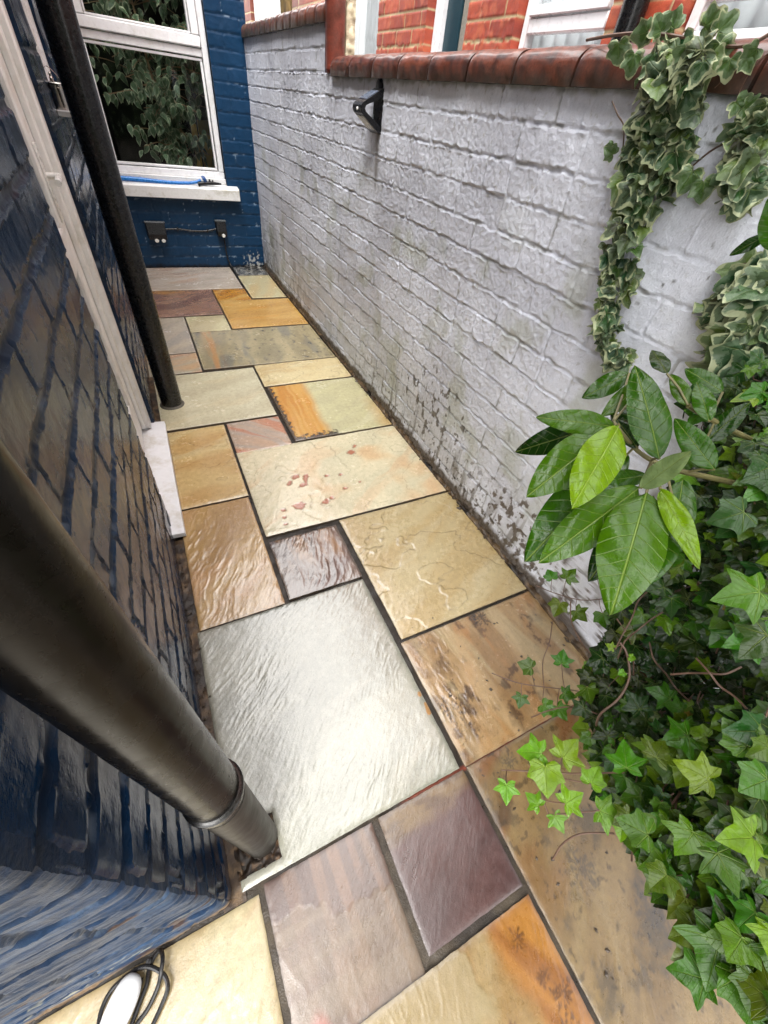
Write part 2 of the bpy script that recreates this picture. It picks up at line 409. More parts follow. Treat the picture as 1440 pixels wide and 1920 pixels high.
# far end -> near
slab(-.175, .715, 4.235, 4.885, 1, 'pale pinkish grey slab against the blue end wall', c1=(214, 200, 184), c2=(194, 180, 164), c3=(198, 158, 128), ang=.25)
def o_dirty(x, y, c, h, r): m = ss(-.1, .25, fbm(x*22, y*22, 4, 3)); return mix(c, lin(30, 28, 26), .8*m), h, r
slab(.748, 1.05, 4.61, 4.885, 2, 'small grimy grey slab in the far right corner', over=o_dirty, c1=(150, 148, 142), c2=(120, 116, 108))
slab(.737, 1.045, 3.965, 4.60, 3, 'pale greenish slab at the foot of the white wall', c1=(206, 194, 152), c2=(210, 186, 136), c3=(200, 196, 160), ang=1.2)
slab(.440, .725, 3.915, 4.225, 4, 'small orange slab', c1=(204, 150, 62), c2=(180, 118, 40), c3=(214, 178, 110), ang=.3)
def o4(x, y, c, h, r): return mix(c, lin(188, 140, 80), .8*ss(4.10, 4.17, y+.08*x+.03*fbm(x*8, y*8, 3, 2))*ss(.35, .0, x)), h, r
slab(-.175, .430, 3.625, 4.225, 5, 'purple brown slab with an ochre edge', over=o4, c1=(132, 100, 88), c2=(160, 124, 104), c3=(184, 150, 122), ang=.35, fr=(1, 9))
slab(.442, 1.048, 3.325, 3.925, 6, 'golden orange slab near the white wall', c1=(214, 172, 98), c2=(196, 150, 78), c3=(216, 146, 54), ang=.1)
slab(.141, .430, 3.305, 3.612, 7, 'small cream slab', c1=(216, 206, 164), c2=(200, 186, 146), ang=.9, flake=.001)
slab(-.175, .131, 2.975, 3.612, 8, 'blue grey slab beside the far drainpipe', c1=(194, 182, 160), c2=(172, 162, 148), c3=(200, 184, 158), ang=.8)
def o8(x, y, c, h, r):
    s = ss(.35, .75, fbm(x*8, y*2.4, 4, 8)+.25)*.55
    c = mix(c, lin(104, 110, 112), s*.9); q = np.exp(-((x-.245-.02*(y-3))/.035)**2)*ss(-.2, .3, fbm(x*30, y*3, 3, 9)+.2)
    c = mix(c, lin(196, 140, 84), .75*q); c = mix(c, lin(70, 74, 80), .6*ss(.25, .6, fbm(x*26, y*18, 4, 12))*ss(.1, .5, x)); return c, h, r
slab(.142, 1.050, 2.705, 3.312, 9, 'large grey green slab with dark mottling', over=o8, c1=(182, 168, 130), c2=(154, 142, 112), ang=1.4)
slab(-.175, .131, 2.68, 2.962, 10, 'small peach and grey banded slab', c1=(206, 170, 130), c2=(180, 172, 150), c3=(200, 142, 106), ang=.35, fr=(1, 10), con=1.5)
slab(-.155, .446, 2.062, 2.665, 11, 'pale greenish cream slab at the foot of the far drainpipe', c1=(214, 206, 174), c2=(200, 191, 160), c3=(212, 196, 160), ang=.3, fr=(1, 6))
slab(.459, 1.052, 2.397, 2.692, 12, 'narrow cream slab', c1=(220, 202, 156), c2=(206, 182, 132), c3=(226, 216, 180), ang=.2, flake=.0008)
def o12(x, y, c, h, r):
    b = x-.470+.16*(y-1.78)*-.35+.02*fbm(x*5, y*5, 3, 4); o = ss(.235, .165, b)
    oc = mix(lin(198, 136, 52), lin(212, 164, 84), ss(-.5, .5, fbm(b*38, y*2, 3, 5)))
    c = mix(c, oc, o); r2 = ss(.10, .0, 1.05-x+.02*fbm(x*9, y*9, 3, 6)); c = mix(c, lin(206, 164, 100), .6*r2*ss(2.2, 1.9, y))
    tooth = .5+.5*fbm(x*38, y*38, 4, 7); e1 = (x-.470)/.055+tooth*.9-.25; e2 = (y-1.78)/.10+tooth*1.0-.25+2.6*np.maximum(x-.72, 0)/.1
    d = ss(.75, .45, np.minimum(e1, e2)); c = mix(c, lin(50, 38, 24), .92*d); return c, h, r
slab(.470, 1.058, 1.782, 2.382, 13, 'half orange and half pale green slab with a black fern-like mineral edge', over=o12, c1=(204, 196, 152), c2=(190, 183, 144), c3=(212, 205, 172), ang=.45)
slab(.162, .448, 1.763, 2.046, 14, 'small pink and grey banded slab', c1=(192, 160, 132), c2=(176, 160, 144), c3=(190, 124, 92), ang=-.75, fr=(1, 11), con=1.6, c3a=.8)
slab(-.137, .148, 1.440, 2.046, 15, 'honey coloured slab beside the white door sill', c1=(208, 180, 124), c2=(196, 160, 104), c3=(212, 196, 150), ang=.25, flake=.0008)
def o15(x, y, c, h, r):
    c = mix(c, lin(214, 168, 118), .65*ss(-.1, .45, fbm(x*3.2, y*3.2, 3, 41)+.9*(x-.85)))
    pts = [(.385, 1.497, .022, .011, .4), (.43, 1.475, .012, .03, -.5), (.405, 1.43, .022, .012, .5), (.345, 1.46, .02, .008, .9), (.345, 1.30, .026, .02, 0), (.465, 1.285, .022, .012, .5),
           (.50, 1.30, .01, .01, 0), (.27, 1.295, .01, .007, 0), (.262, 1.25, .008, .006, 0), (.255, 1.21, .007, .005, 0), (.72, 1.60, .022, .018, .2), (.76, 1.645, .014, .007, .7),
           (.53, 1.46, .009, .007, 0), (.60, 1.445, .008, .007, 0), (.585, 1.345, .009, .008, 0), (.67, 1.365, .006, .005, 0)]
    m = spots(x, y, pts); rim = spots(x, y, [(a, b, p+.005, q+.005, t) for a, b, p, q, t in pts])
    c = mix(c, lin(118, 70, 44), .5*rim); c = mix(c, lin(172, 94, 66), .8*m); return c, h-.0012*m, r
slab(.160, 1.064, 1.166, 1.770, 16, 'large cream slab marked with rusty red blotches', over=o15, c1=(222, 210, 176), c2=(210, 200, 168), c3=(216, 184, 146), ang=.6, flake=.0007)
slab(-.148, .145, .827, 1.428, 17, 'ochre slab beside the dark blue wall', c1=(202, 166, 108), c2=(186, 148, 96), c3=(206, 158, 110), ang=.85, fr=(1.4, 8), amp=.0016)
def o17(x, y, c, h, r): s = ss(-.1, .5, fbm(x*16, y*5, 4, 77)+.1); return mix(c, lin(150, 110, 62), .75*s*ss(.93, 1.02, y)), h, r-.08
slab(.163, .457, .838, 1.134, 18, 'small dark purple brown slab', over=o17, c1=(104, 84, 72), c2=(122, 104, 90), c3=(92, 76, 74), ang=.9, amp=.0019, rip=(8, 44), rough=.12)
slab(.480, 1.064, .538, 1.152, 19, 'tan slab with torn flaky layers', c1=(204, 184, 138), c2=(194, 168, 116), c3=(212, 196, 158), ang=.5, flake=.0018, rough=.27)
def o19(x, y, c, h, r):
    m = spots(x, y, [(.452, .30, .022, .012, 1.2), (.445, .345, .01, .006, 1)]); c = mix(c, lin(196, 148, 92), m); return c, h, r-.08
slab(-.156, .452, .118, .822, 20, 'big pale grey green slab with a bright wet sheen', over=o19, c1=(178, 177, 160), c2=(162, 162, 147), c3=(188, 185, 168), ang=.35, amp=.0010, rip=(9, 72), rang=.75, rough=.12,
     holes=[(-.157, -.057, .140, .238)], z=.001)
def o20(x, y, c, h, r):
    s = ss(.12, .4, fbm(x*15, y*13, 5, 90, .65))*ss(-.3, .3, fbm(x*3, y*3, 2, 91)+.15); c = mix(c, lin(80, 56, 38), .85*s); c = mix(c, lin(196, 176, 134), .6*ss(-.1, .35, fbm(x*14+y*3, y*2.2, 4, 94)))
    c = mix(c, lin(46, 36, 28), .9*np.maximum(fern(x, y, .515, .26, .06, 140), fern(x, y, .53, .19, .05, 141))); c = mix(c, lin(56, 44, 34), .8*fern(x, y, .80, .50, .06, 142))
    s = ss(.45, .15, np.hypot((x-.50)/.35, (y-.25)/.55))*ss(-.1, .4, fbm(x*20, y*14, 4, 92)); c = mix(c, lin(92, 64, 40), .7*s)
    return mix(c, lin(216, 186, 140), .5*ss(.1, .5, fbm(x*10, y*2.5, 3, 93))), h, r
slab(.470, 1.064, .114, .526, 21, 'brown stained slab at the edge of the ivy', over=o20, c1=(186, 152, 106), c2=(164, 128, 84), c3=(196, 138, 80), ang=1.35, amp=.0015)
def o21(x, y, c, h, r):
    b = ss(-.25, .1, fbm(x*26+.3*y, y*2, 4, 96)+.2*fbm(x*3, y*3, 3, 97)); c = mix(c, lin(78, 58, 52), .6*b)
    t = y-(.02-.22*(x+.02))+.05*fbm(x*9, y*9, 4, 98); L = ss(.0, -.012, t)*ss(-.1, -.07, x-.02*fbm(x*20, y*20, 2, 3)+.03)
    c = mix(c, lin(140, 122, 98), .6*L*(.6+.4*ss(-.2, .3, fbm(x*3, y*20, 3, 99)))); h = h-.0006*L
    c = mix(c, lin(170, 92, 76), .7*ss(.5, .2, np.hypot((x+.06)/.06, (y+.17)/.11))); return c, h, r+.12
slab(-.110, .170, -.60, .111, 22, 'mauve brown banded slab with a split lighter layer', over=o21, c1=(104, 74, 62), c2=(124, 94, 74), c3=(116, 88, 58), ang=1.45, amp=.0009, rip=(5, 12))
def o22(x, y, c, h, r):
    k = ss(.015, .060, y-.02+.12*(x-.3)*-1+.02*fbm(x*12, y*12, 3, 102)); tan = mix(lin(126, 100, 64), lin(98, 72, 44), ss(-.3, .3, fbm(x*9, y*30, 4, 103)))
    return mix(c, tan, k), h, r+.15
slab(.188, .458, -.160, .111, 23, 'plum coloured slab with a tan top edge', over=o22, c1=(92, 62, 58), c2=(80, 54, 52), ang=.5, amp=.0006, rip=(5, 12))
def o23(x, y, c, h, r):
    a = .55*x-.8*y; s = ss(.0, .5, fbm(a*9, (x+y)*2, 4, 106)); c = mix(c, lin(134, 86, 42), .8*s*ss(-.35, .05, y))
    s = ss(.1, .5, fbm(x*9, y*9, 6, 107, .65)+.05); c = mix(c, lin(66, 60, 50), .6*s); c = mix(c, lin(60, 46, 30), .6*ss(.35, .5, fbm(x*40, y*40, 4, 108)))
    for i, (a, b, q) in enumerate([(.66, .02, .05), (.60, .07, .04), (.62, -.20, .06), (.72, -.34, .07), (.55, .04, .03)]): c = mix(c, lin(52, 52, 54), .6*fern(x, y, a, b, q, 110+i))
    return c, h, r+.12
slab(.472, 1.10, -.85, .111, 24, 'large brown slab with grey stains running under the ivy', over=o23, c1=(152, 126, 82), c2=(130, 104, 64), c3=(160, 138, 94), ang=.9, amp=.0009, rip=(4, 14))
def o24(x, y, c, h, r):
    o = ss(.30, .34, x+.22*(y+.18)+.015*fbm(x*14, y*14, 4, 121)); oc = mix(lin(180, 124, 54), lin(150, 96, 40), ss(-.4, .4, fbm(x*16+8*y, y*3, 3, 122)))
    c = mix(c, oc, o)
    t = (x-.30)+.30*(y+.18)+.03*fbm(x*16, y*16, 4, 123)+.05; L = ss(.012, .0, t)*ss(-.30, -.27, y+.04*fbm(x*14, y*14, 3, 124)); c = mix(c, lin(164, 148, 108), .7*L); h = h+.0008*L
    for i, (a, b, q) in enumerate([(.385, -.225, .03), (.405, -.30, .03), (.425, -.335, .035), (.40, -.38, .04), (.30, -.32, .016)]): c = mix(c, lin(92, 56, 26), .8*fern(x, y, a, b, q, 130+i))
    return c, h, r+.1
slab(-.110, .460, -.85, -.178, 25, 'tan and orange slab with small fern-like markings', over=o24, c1=(168, 140, 90), c2=(150, 118, 68), c3=(172, 152, 106), ang=1.1, amp=.0012)
slab(-.80, -.124, -.60, .098, 26, 'pale yellow slab under the coiled black cable', c1=(190, 176, 132), c2=(178, 156, 108), c3=(186, 148, 106), ang=.7, amp=.0016, rip=(8, 26), rough=.4)
slab(-.80, -.124, -1.3, -.612, 27, 'sand coloured slab behind the viewer', c1=(200, 176, 128), c2=(186, 160, 112), res=.02)
slab(-.110, 1.10, -1.5, -.862, 28, 'grey brown slab behind the viewer', c1=(170, 150, 116), c2=(150, 130, 100), res=.02)
# mortar joints and rough haunching strips along both walls
def jfun(x, y):
    h = .002*fbm(x*22, y*22, 4, 61)-.0095-.004*ss(.0, .5, fbm(x*4, y*4, 3, 62))
    near = ss(.3, .0, y)*ss(-.3, -.1, x); h = h+.004*near; red = np.exp(-((y-.1135)/.004)**2)*ss(.2, .3, x)*ss(1.0, .9, x); h = h+.007*red
    c = mix(lin(34, 27, 20), lin(62, 53, 40), ss(-.5, .5, fbm(x*10, y*10, 3, 63))*(.15+.8*near)); c = mix(c, lin(112, 50, 32), .9*ss(.2, .6, red)); return h, c, .30+.3*ss(-.2, .3, fbm(x*30, y*30, 2, 64))+0*x
skin('mortar_joints', axis((-.82, 1.12, .006)), axis((-1.4, 1.4, .006), (1.4, 4.9, .012)), jfun, (0, 0, 0), (1, 0, 0), (0, 1, 0), (0, 0, 1), M_mortar, patio, skirt=.01, holes=[(-.82, -.21, .14, 4.9)])
def hfun(x, y):
    h = .012*fbm(x*18, y*18, 4, 65)+.004+.02*ss(1.06, 1.085, x)
    c = mix(lin(66, 52, 38), lin(104, 84, 60), ss(-.3, .3, fbm(x*26, y*26, 4, 66))); c = mix(c, lin(26, 20, 15), ss(.0, .4, fbm(x*9, y*5, 3, 67))); return h, c*.8, .3+0*x
skin('haunching_strip', axis((1.056, 1.095, .004)), axis((.2, 2, .005), (2, 4.9, .01)), hfun, (0, 0, 0), (1, 0, 0), (0, 1, 0), (0, 0, 1), M_mortar, patio, skirt=.02)
def hfun2(x, y):
    h = .004*fbm(x*22, y*22, 4, 68)-.003; c = mix(lin(58, 44, 31), lin(98, 78, 54), ss(-.2, .4, fbm(x*30, y*30, 4, 69))); c = mix(c, lin(40, 32, 26), ss(-.1, .3, fbm(x*12, y*8, 3, 70))); return h, c, .4+0*x
skin('haunching_strip', axis((-.20, -.150, .004)), axis((.100, 2.1, .005), (2.1, 3, .01)), hfun2, (0, 0, 0), (1, 0, 0), (0, 1, 0), (0, 0, 1), M_mortar, patio, skirt=.02, holes=[(-.20, -.150, 1.268, 2.115)])

# ================================================================== WHITE BOUNDARY WALL
wall = empty('boundary_wall', (1.18, 2.5, 0), 'white painted brick garden wall with red bullnose coping along the passage', 'wall')
WX = 1.078
def wfun(u, v):
    y = -u
    h, t, bid, row, b = bricks(u, v, 11, .0028, 'garden', 1.05)
    flat = ss(.95, .55, y); h = h*(1-.45*flat)      # thick smooth paint at the near end
    c = mix(lin(204, 207, 217), lin(184, 186, 196), ss(-.3, .4, fbm(u*2.5, v*2.5, 4, 12)))
    c = mix(c, lin(216, 220, 230), .8*ss(.9, .5, y))
    c = c*(1-.05*(1-t))[..., None]*(.965+.07*bid)[..., None]
    chip = ss(.42, .60, fbm(u*38, v*38, 4, 13)); c = mix(c, lin(150, 148, 140), .55*chip*ss(.4, 1.0, y))
    grime = ss(-.15, .5, fbm(u*3.1, v*3.1, 4, 14)); low = ss(.75, .1, v)
    c = mix(c, lin(128, 124, 106), .42*low*(.35+.65*grime)*ss(.5, 1.2, y))
    gr = ss(.05, .55, fbm(u*5, v*4, 4, 15)); c = mix(c, lin(132, 136, 98), .38*gr*ss(1.15, .9, np.abs(v-.6)+.55))
    jd = (1-t)*ss(.0, .4, fbm(u*9, v*9, 3, 16)); c = mix(c, lin(96, 92, 74), .55*jd)
    # black damp mould at the foot of the far part
    d = ss(3.0, 4.4, y+1.5*fbm(u*2, v*2, 3, 17)*.6)*ss(.55, .0, v+.25*fbm(u*7, v*7, 4, 18)); c = mix(c, lin(58, 54, 44), .72*d*ss(-.4, .3, fbm(u*15, v*15, 4, 19)))
    # mud splashes and flaked paint near the base
    zz = ss(.46, .05, v+.06*fbm(u*3, 0*v, 2, 20)); m = ss(.36, .46, fbm(u*40, v*32, 4, 21)+.22*zz*ss(-.3, .3, fbm(u*3.5, v*2.5, 3, 22))-.04)
    c = mix(c, lin(60, 50, 38), .9*m*zz*ss(3.4, 1.6, y)); h = h-.001*m*zz
    r1 = np.hypot((y-1.45)/.34, (v-.30)/.20); m = ss(.38, .48, fbm(u*26, v*13, 4, 23)+.22*ss(1.1, .2, r1)); c = mix(c, lin(66, 58, 44), .85*m*ss(1.15, .8, r1))
    r1 = np.hypot((y-.62)/.36, (v-.16)/.17); m = ss(.26, .36, fbm(u*30, v*22, 4, 24)+.17*ss(1.2, .2, r1)); c = mix(c, lin(74, 62, 50), .9*m*ss(1.15, .8, r1))
    st = ss(.05, .35, fbm(u*34, v*3.4, 3, 25)-.06)*ss(.36, .05, v+.1*fbm(u*12, 0*v, 2, 26)); c = mix(c, lin(78, 70, 54), .7*st*ss(.4, .8, y)*ss(3, 2, y))
    base = ss(.070, .045, v+.018*fbm(u*14, v*10, 4, 27)); c = mix(c, lin(70, 60, 48), .93*base); h = h+.006*base*fbm(u*40, v*40, 3, 28)+.004*base
    # grey band under the coping, drip stain below the lamp
    c = mix(c, lin(112, 112, 100), .75*ss(1.385, 1.402, v+.012*fbm(u*20, v*20, 3, 29))*(y < 2.9)); c = mix(c, lin(120, 120, 112), .5*ss(1.57, 1.59, v))
    st = np.exp(-((y-2.29)/.022)**2)*ss(.95, 1.1, v+.06*fbm(u*30, v*4, 3, 30))*ss(1.26, 1.24, v); c = mix(c, lin(104, 98, 90), .8*st)
    # scattered dark bits of old ivy on the near part
    sp = ss(.60, .70, pn(u*55+v*30, v*30-u*18, 31))*ss(.95, .7, y); c = mix(c, lin(64, 60, 52), .75*sp*ss(.1, .3, pn(u*9, v*9, 32)))
    rg = .36+.1*grime-.05*t
    return h, np.clip(c*1.14, 0, .88), rg
skin('brickwork', axis((-4.9, -2.1, .006), (-2.1, -.5, .0033), (-.5, .9, .02)), axis((-.02, 1.41, .0036), (1.41, 1.595, .005)), wfun, (WX, 0, 0), (0, -1, 0), (0, 0, 1), (-1, 0, 0), M_brickw, wall, skirt=.03,
     holes=[(-2.955, .9, 1.408, 1.595)], boxes=[((WX+.02, -.9, -.02), (WX+.115, 4.9, 1.405)), ((WX+.02, 2.955, 1.405), (WX+.115, 4.9, 1.59))])
def coping(a, b, L, cx, cz, aa, bb, axis_='y', sd=0, n_s=22, n_l=14, dark=0, mat=None):
    """one bullnose tile: half super-ellipse swept from a to b"""
    s = np.linspace(0, np.pi, n_s); X = -np.sign(np.cos(s))*np.abs(np.cos(s))**.75*aa; Z = np.abs(np.sin(s))**.62*bb
    X = np.concatenate([[-aa], X, [aa]]); Z = np.concatenate([[-.012], Z, [-.012]])
    l = np.linspace(0, 1, n_l); P = np.zeros((n_l, len(X), 3)); n = len(X)
    for i, t in enumerate(l):
        k = 1-.05*math.exp(-min(t, 1-t)/.02)
        P[i, :, 0] = X*k; P[i, :, 2] = Z*k-(1-k)*.0; P[i, :, 1] = a+(b-a)*t
    P[..., 2] += .0025*pn(P[..., 1]*14+sd, P[..., 0]*14, 40); P[..., 0] += .0015*pn(P[..., 1]*20+sd, P[..., 0]*20+P[..., 2]*20, 41)
    yy, xx = P[..., 1], P[..., 0]; zz = P[..., 2]/bb
    hs_ = hsh(sd, 3); base = mix(lin(80, 38, 26)[None, None]+0*P, lin(112, 58, 38), np.full(xx.shape, hs_))
    w = s_arc = xx*1.0+zz*.06
    base = mix(base, lin(44, 26, 22), .8*ss(-.05, .3, fbm(yy*34+sd, zz*2.2, 4, 42)))
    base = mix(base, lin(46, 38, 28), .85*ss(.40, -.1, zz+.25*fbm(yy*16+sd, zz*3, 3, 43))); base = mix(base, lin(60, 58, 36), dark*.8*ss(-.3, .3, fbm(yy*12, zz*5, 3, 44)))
    e = np.minimum(yy-a, b-yy); base = base*(1-.4*np.exp(-np.abs(e)/.005))[..., None]
    rg = .36+.25*ss(-.2, .3, fbm(yy*14, zz*5, 3, 45))+.15*dark
    V = P.reshape(-1, 3)
    if axis_ == 'y': V = V+np.array([cx, 0, cz])
    else: V = np.stack([cx+V[:, 1], cz-V[:, 2], V[:, 0]], 1)
    q = [(i*n+j, i*n+j+1, (i+1)*n+j+1, (i+1)*n+j) for i in range(n_l-1) for j in range(n-1)]
    caps = [tuple(range(n))[::-1], tuple((n_l-1)*n+j for j in range(n))]
    return V, q+caps+[(0, (n_l-1)*n, n_l*n-1, n-1)], base.reshape(-1, 3), rg.ravel()
def cope_obj(*a, **k):
    V, q, c, r = coping(*a, **k); o = mesh_obj('coping_tile', V, q, M_cope, wall, True, dict(col=c, rough=r)); bm_fix(o.data)
    try: o.data.set_sharp_from_angle(angle=math.radians(50))
    except Exception: pass
seams = [2.895, 2.637, 2.357+.02, 2.125, 1.879, 1.625, 1.385, 1.142, .912, .68, .45, .215, -.02, -.25, -.48, -.71, -.9]
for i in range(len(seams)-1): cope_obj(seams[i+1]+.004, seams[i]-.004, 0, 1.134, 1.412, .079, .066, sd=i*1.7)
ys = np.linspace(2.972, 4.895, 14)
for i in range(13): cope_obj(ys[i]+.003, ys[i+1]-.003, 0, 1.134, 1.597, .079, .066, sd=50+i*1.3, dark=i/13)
# the upright bullnose that finishes the step in the wall
def upright():
    n = 20; s = np.linspace(0, np.pi, n); xs = 1.108-np.cos(s)*.048; ysn = 2.972-np.abs(np.sin(s))**.6*.075
    V = []; zs = np.linspace(1.412, 1.668, 16)
    for z in zs:
        for x, y in zip(xs, ysn): V.append((x, y+.002*float(pn(z*20, x*20, 50)), z))
    f = [(i*n+j, i*n+j+1, (i+1)*n+j+1, (i+1)*n+j) for i in range(len(zs)-1) for j in range(n-1)]
    f += [tuple(range(n)), tuple((len(zs)-1)*n+j for j in range(n)), ]+[(i*n, (i+1)*n, (i+2)*n-1, (i+1)*n-1) for i in range(len(zs)-1)]
    V = np.array(V); c = mix(lin(112, 54, 42)[None]+0*V, lin(96, 50, 40), ss(-.3, .3, fbm(V[:, 2]*20, V[:, 0]*20, 4, 51)))
    o = mesh_obj('coping_tile', V, f, M_cope, wall, True, dict(col=c, rough=.35+0*V[:, 0])); bm_fix(o.data); o['label'] = 'upright coping tile at the step in the wall'
upright()
def mort(u, v):
    c = mix(lin(216, 204, 176), lin(178, 166, 138), ss(-.2, .4, fbm(u*30, v*30, 3, 52))); return .006*fbm(u*30, v*30, 4, 53), c, .8+0*u
skin('mortar_fillet', axis((1.157, 1.205, .004)), axis((1.40, 1.80, .005)), mort, (0, 2.93, 0), (1, 0, 0), (0, 0, 1), (0, -1, 0), M_brickw, wall, skirt=.05)

# ================================================================== BLUE HOUSE
house = empty('house', (-.6, 2.5, 0), 'dark blue gloss painted brick house wrapping round the end of the passage', 'house')
LX = -.185
def blue_col(u, v, t, bid, sd, low=.3):
    c = mix(lin(19, 42, 68), lin(13, 31, 52), ss(-.3, .4, fbm(u*3, v*3, 3, sd)))
    c = c*(.9+.2*bid)[..., None]*(.62+.38*t)[..., None]
    c = mix(c, lin(120, 134, 150), .35*(1-t)*ss(.2, .5, fbm(u*16, v*30, 3, sd+1)))
    return c
def lfun(u, v):
    h, t, bid, row, b = bricks(u, v, 71, .0045, 'stretcher', .8, jw0=.0065, fine=.35); h = h+.001*fbm(u*7, v*7, 2, 72); h = h-.006*np.exp(-(u-.115)/.006)
    c = blue_col(u, v, t, bid, 73)
    c = mix(c, lin(44, 44, 46), .3*ss(.0, .5, fbm(u*8, v*6, 4, 74))); c = mix(c, lin(120, 104, 82), .3*ss(.42, .52, fbm(u*22, v*30, 4, 75))*ss(.5, .1, v))
    sc = ss(.36, .50, fbm(u*24, v*12, 4, 76))*ss(2.0, 2.6, u)*ss(.6, .1, v); c = mix(c, lin(150, 120, 84), .8*sc)
    c = mix(c, lin(70, 56, 42), .8*ss(.05, .0, v))
    return h, c, .20+.08*ss(-.2, .4, fbm(u*7, v*7, 3, 77))+.15*(1-t)
skin('side_wall', axis((.1150, 1.4, .0042), (1.4, 4.9, .009)), axis((-.02, 1.35, .005), (1.35, 3.5, .06)), lfun, (LX, 0, 0), (0, 1, 0), (0, 0, 1), (1, 0, 0), M_blue, house, skirt=.11,
     holes=[(1.372, 2.105, -.03, 2.10), (2.475, 3.0, 1.175, 2.2)], boxes=[((-.45, .14, 2.2), (LX-.012, 4.9, 3.5)), ((-.45, .14, -.02), (LX-.012, 1.36, 2.2)), ((-.45, 2.117, -.02), (LX-.012, 2.46, 2.2)), ((-.45, 3.012, -.02), (LX-.012, 4.9, 2.2)), ((-.45, 2.46, -.02), (LX-.012, 3.012, 1.16))])
def rfun(u, v):
    h, t, bid, row, b = bricks(u, v, 81, .0035, 'stretcher', .8, jw0=.005, fine=.6); c = blue_col(u, v, t, bid, 82); h = h+.001*fbm(u*10, v*22, 4, 83)+.0014*fbm(u*12, v*95, 3, 89); h = h-.006*np.exp(-(LX-u+.002)/.006)
    c = mix(c, lin(58, 76, 98), .6*t*ss(-.2, .35, fbm(u*9, v*80, 4, 90))*ss(-.1, .4, fbm(u*5, v*9, 4, 84))); c = mix(c, lin(180, 174, 146), .45*ss(.30, .46, fbm(u*16, v*40, 4, 85))*ss(.35, .03, v)*t)
    c = mix(c, lin(60, 44, 34), .8*ss(.44, .52, fbm(u*10, v*16, 4, 86)))
    c = mix(c, lin(120, 100, 76), .8*ss(.045, .01, v+.012*fbm(u*20, v*20, 3, 87)))
    c = c*1.25; return h, c, .46+.2*ss(-.2, .4, fbm(u*9, v*60, 3, 88))
skin('front_wall', axis((-2.2, -1.0, .03), (-1.0, LX+.002, .0042)), axis((-.02, 1.1, .0042), (1.1, 3.5, .08)), rfun, (0, .111, 0), (1, 0, 0), (0, 0, 1), (0, -1, 0), M_bluef, house, skirt=.02,
     boxes=[((-2.2, .135, -.02), (LX-.03, .45, 3.5))])
def ffun(u, v):
    h, t, bid, row, b = bricks(u, v, 91, .0035, 'stretcher', .6); c = blue_col(u, v, t, bid, 92)
    c = mix(lin(17, 56, 88), c, .35*np.ones_like(u)); c = mix(c, lin(140, 160, 180), .6*ss(.2, .36, fbm(u*16, v*60, 3, 93))*(1-t)*ss(-.3, .2, pn(u*3, v*3, 94)))
    c = mix(c, lin(24, 22, 20), .85*ss(.035, .0, v+.02*fbm(u*20, v*20, 3, 95)))
    r1 = np.hypot((u-.97)/.16, v/.17); c = mix(c, lin(176, 176, 172), .85*ss(.38, .5, fbm(u*36, v*24, 3, 96)+.35*ss(1, .2, r1))*ss(1, .7, r1))
    return h, c, .33+.1*ss(-.2, .4, fbm(u*9, v*9, 3, 97))
skin('end_wall', axis((LX, 1.10, .0075)), axis((-.02, 1.8, .0075), (1.8, 4.9, .1)), ffun, (0, 4.9, 0), (1, 0, 0), (0, 0, 1), (0, -1, 0), M_blue, house, skirt=.09,
     holes=[(-.12, .80, .655, 2.3)], boxes=[((-.3, 4.915, -.02), (-.125, 5.15, 2.305)), ((.805, 4.915, -.02), (1.10, 5.15, 2.305)), ((-.125, 4.915, -.02), (.805, 5.15, .64)), ((-.3, 4.915, 2.305), (1.10, 5.15, 4.9))])
# end window
def frame_rect(mb, x0, x1, z0, z1, y0, y1, w, bev=.004):
    mb.box((x0, y0, z0), (x1, y1, z0+w), bev); mb.box((x0, y0, z1-w), (x1, y1, z1), bev); mb.box((x0, y0, z0+w+.0005), (x0+w, y1, z1-w-.0005), bev); mb.box((x1-w, y0, z0+w+.0005), (x1, y1, z1-w-.0005), bev)
wb = MB(); frame_rect(wb, -.118, .798, .70, 2.28, 4.955, 5.02, .045)
wb.box((-.072, 4.957, 1.445), (.752, 5.015, 1.49), .004)                                        # transom
frame_rect(wb, -.066, .746, .752, 1.438, 4.967, 5.005, .016, .003)                             # glazing bead below
frame_rect(wb, -.070, .750, 1.494, 2.23, 4.938, 5.004, .062, .006)                             # opening sash above
frame_rect(wb, -.006, .686, 1.558, 2.166, 4.948, 4.998, .012, .003)
win = wb.build('window', M_upvc, house, True)
sb = MB(); sb.add([(-.17, 4.815, .560), (.888, 4.815, .560), (.888, 4.815, .634), (-.17, 4.815, .634), (-.17, 4.825, .645), (.888, 4.825, .645), (-.17, 4.912, .658), (.888, 4.912, .658), (-.17, 4.912, .560), (.888, 4.912, .560)],
    [(0, 1, 2, 3), (3, 2, 5, 4), (4, 5, 7, 6), (6, 7, 9, 8), (8, 9, 1, 0), (0, 3, 4, 6, 8), (1, 9, 7, 5, 2)])
sb.box((-.118, 4.914, .658), (.798, 5.02, .700), .003)
sb.build('sill', M_sill, win, False)
MB().box((-.052, 4.983, .766), (.732, 4.989, 1.424)).box((.004, 4.970, 1.568), (.676, 4.976, 2.156)).build('pane', M_pane, win)
MB().box((-1.2, 5.16, -.02), (-1.15, 8.2, 2.6)).box((1.05, 5.16, -.02), (1.098, 8.2, 2.6)).box((-1.2, 8.2, -.02), (1.098, 8.25, 2.6)).box((-1.2, 5.16, 2.6), (1.098, 8.2, 2.65)).box((-1.2, 5.16, .35), (1.049, 8.2, .40)).build('room', M_room, house)
MB().box((.80, 4.905, .655), (.806, 4.94, 2.3)).build('sealant_strip', plain('grey_sealant', (.25, .25, .25), .5), win)
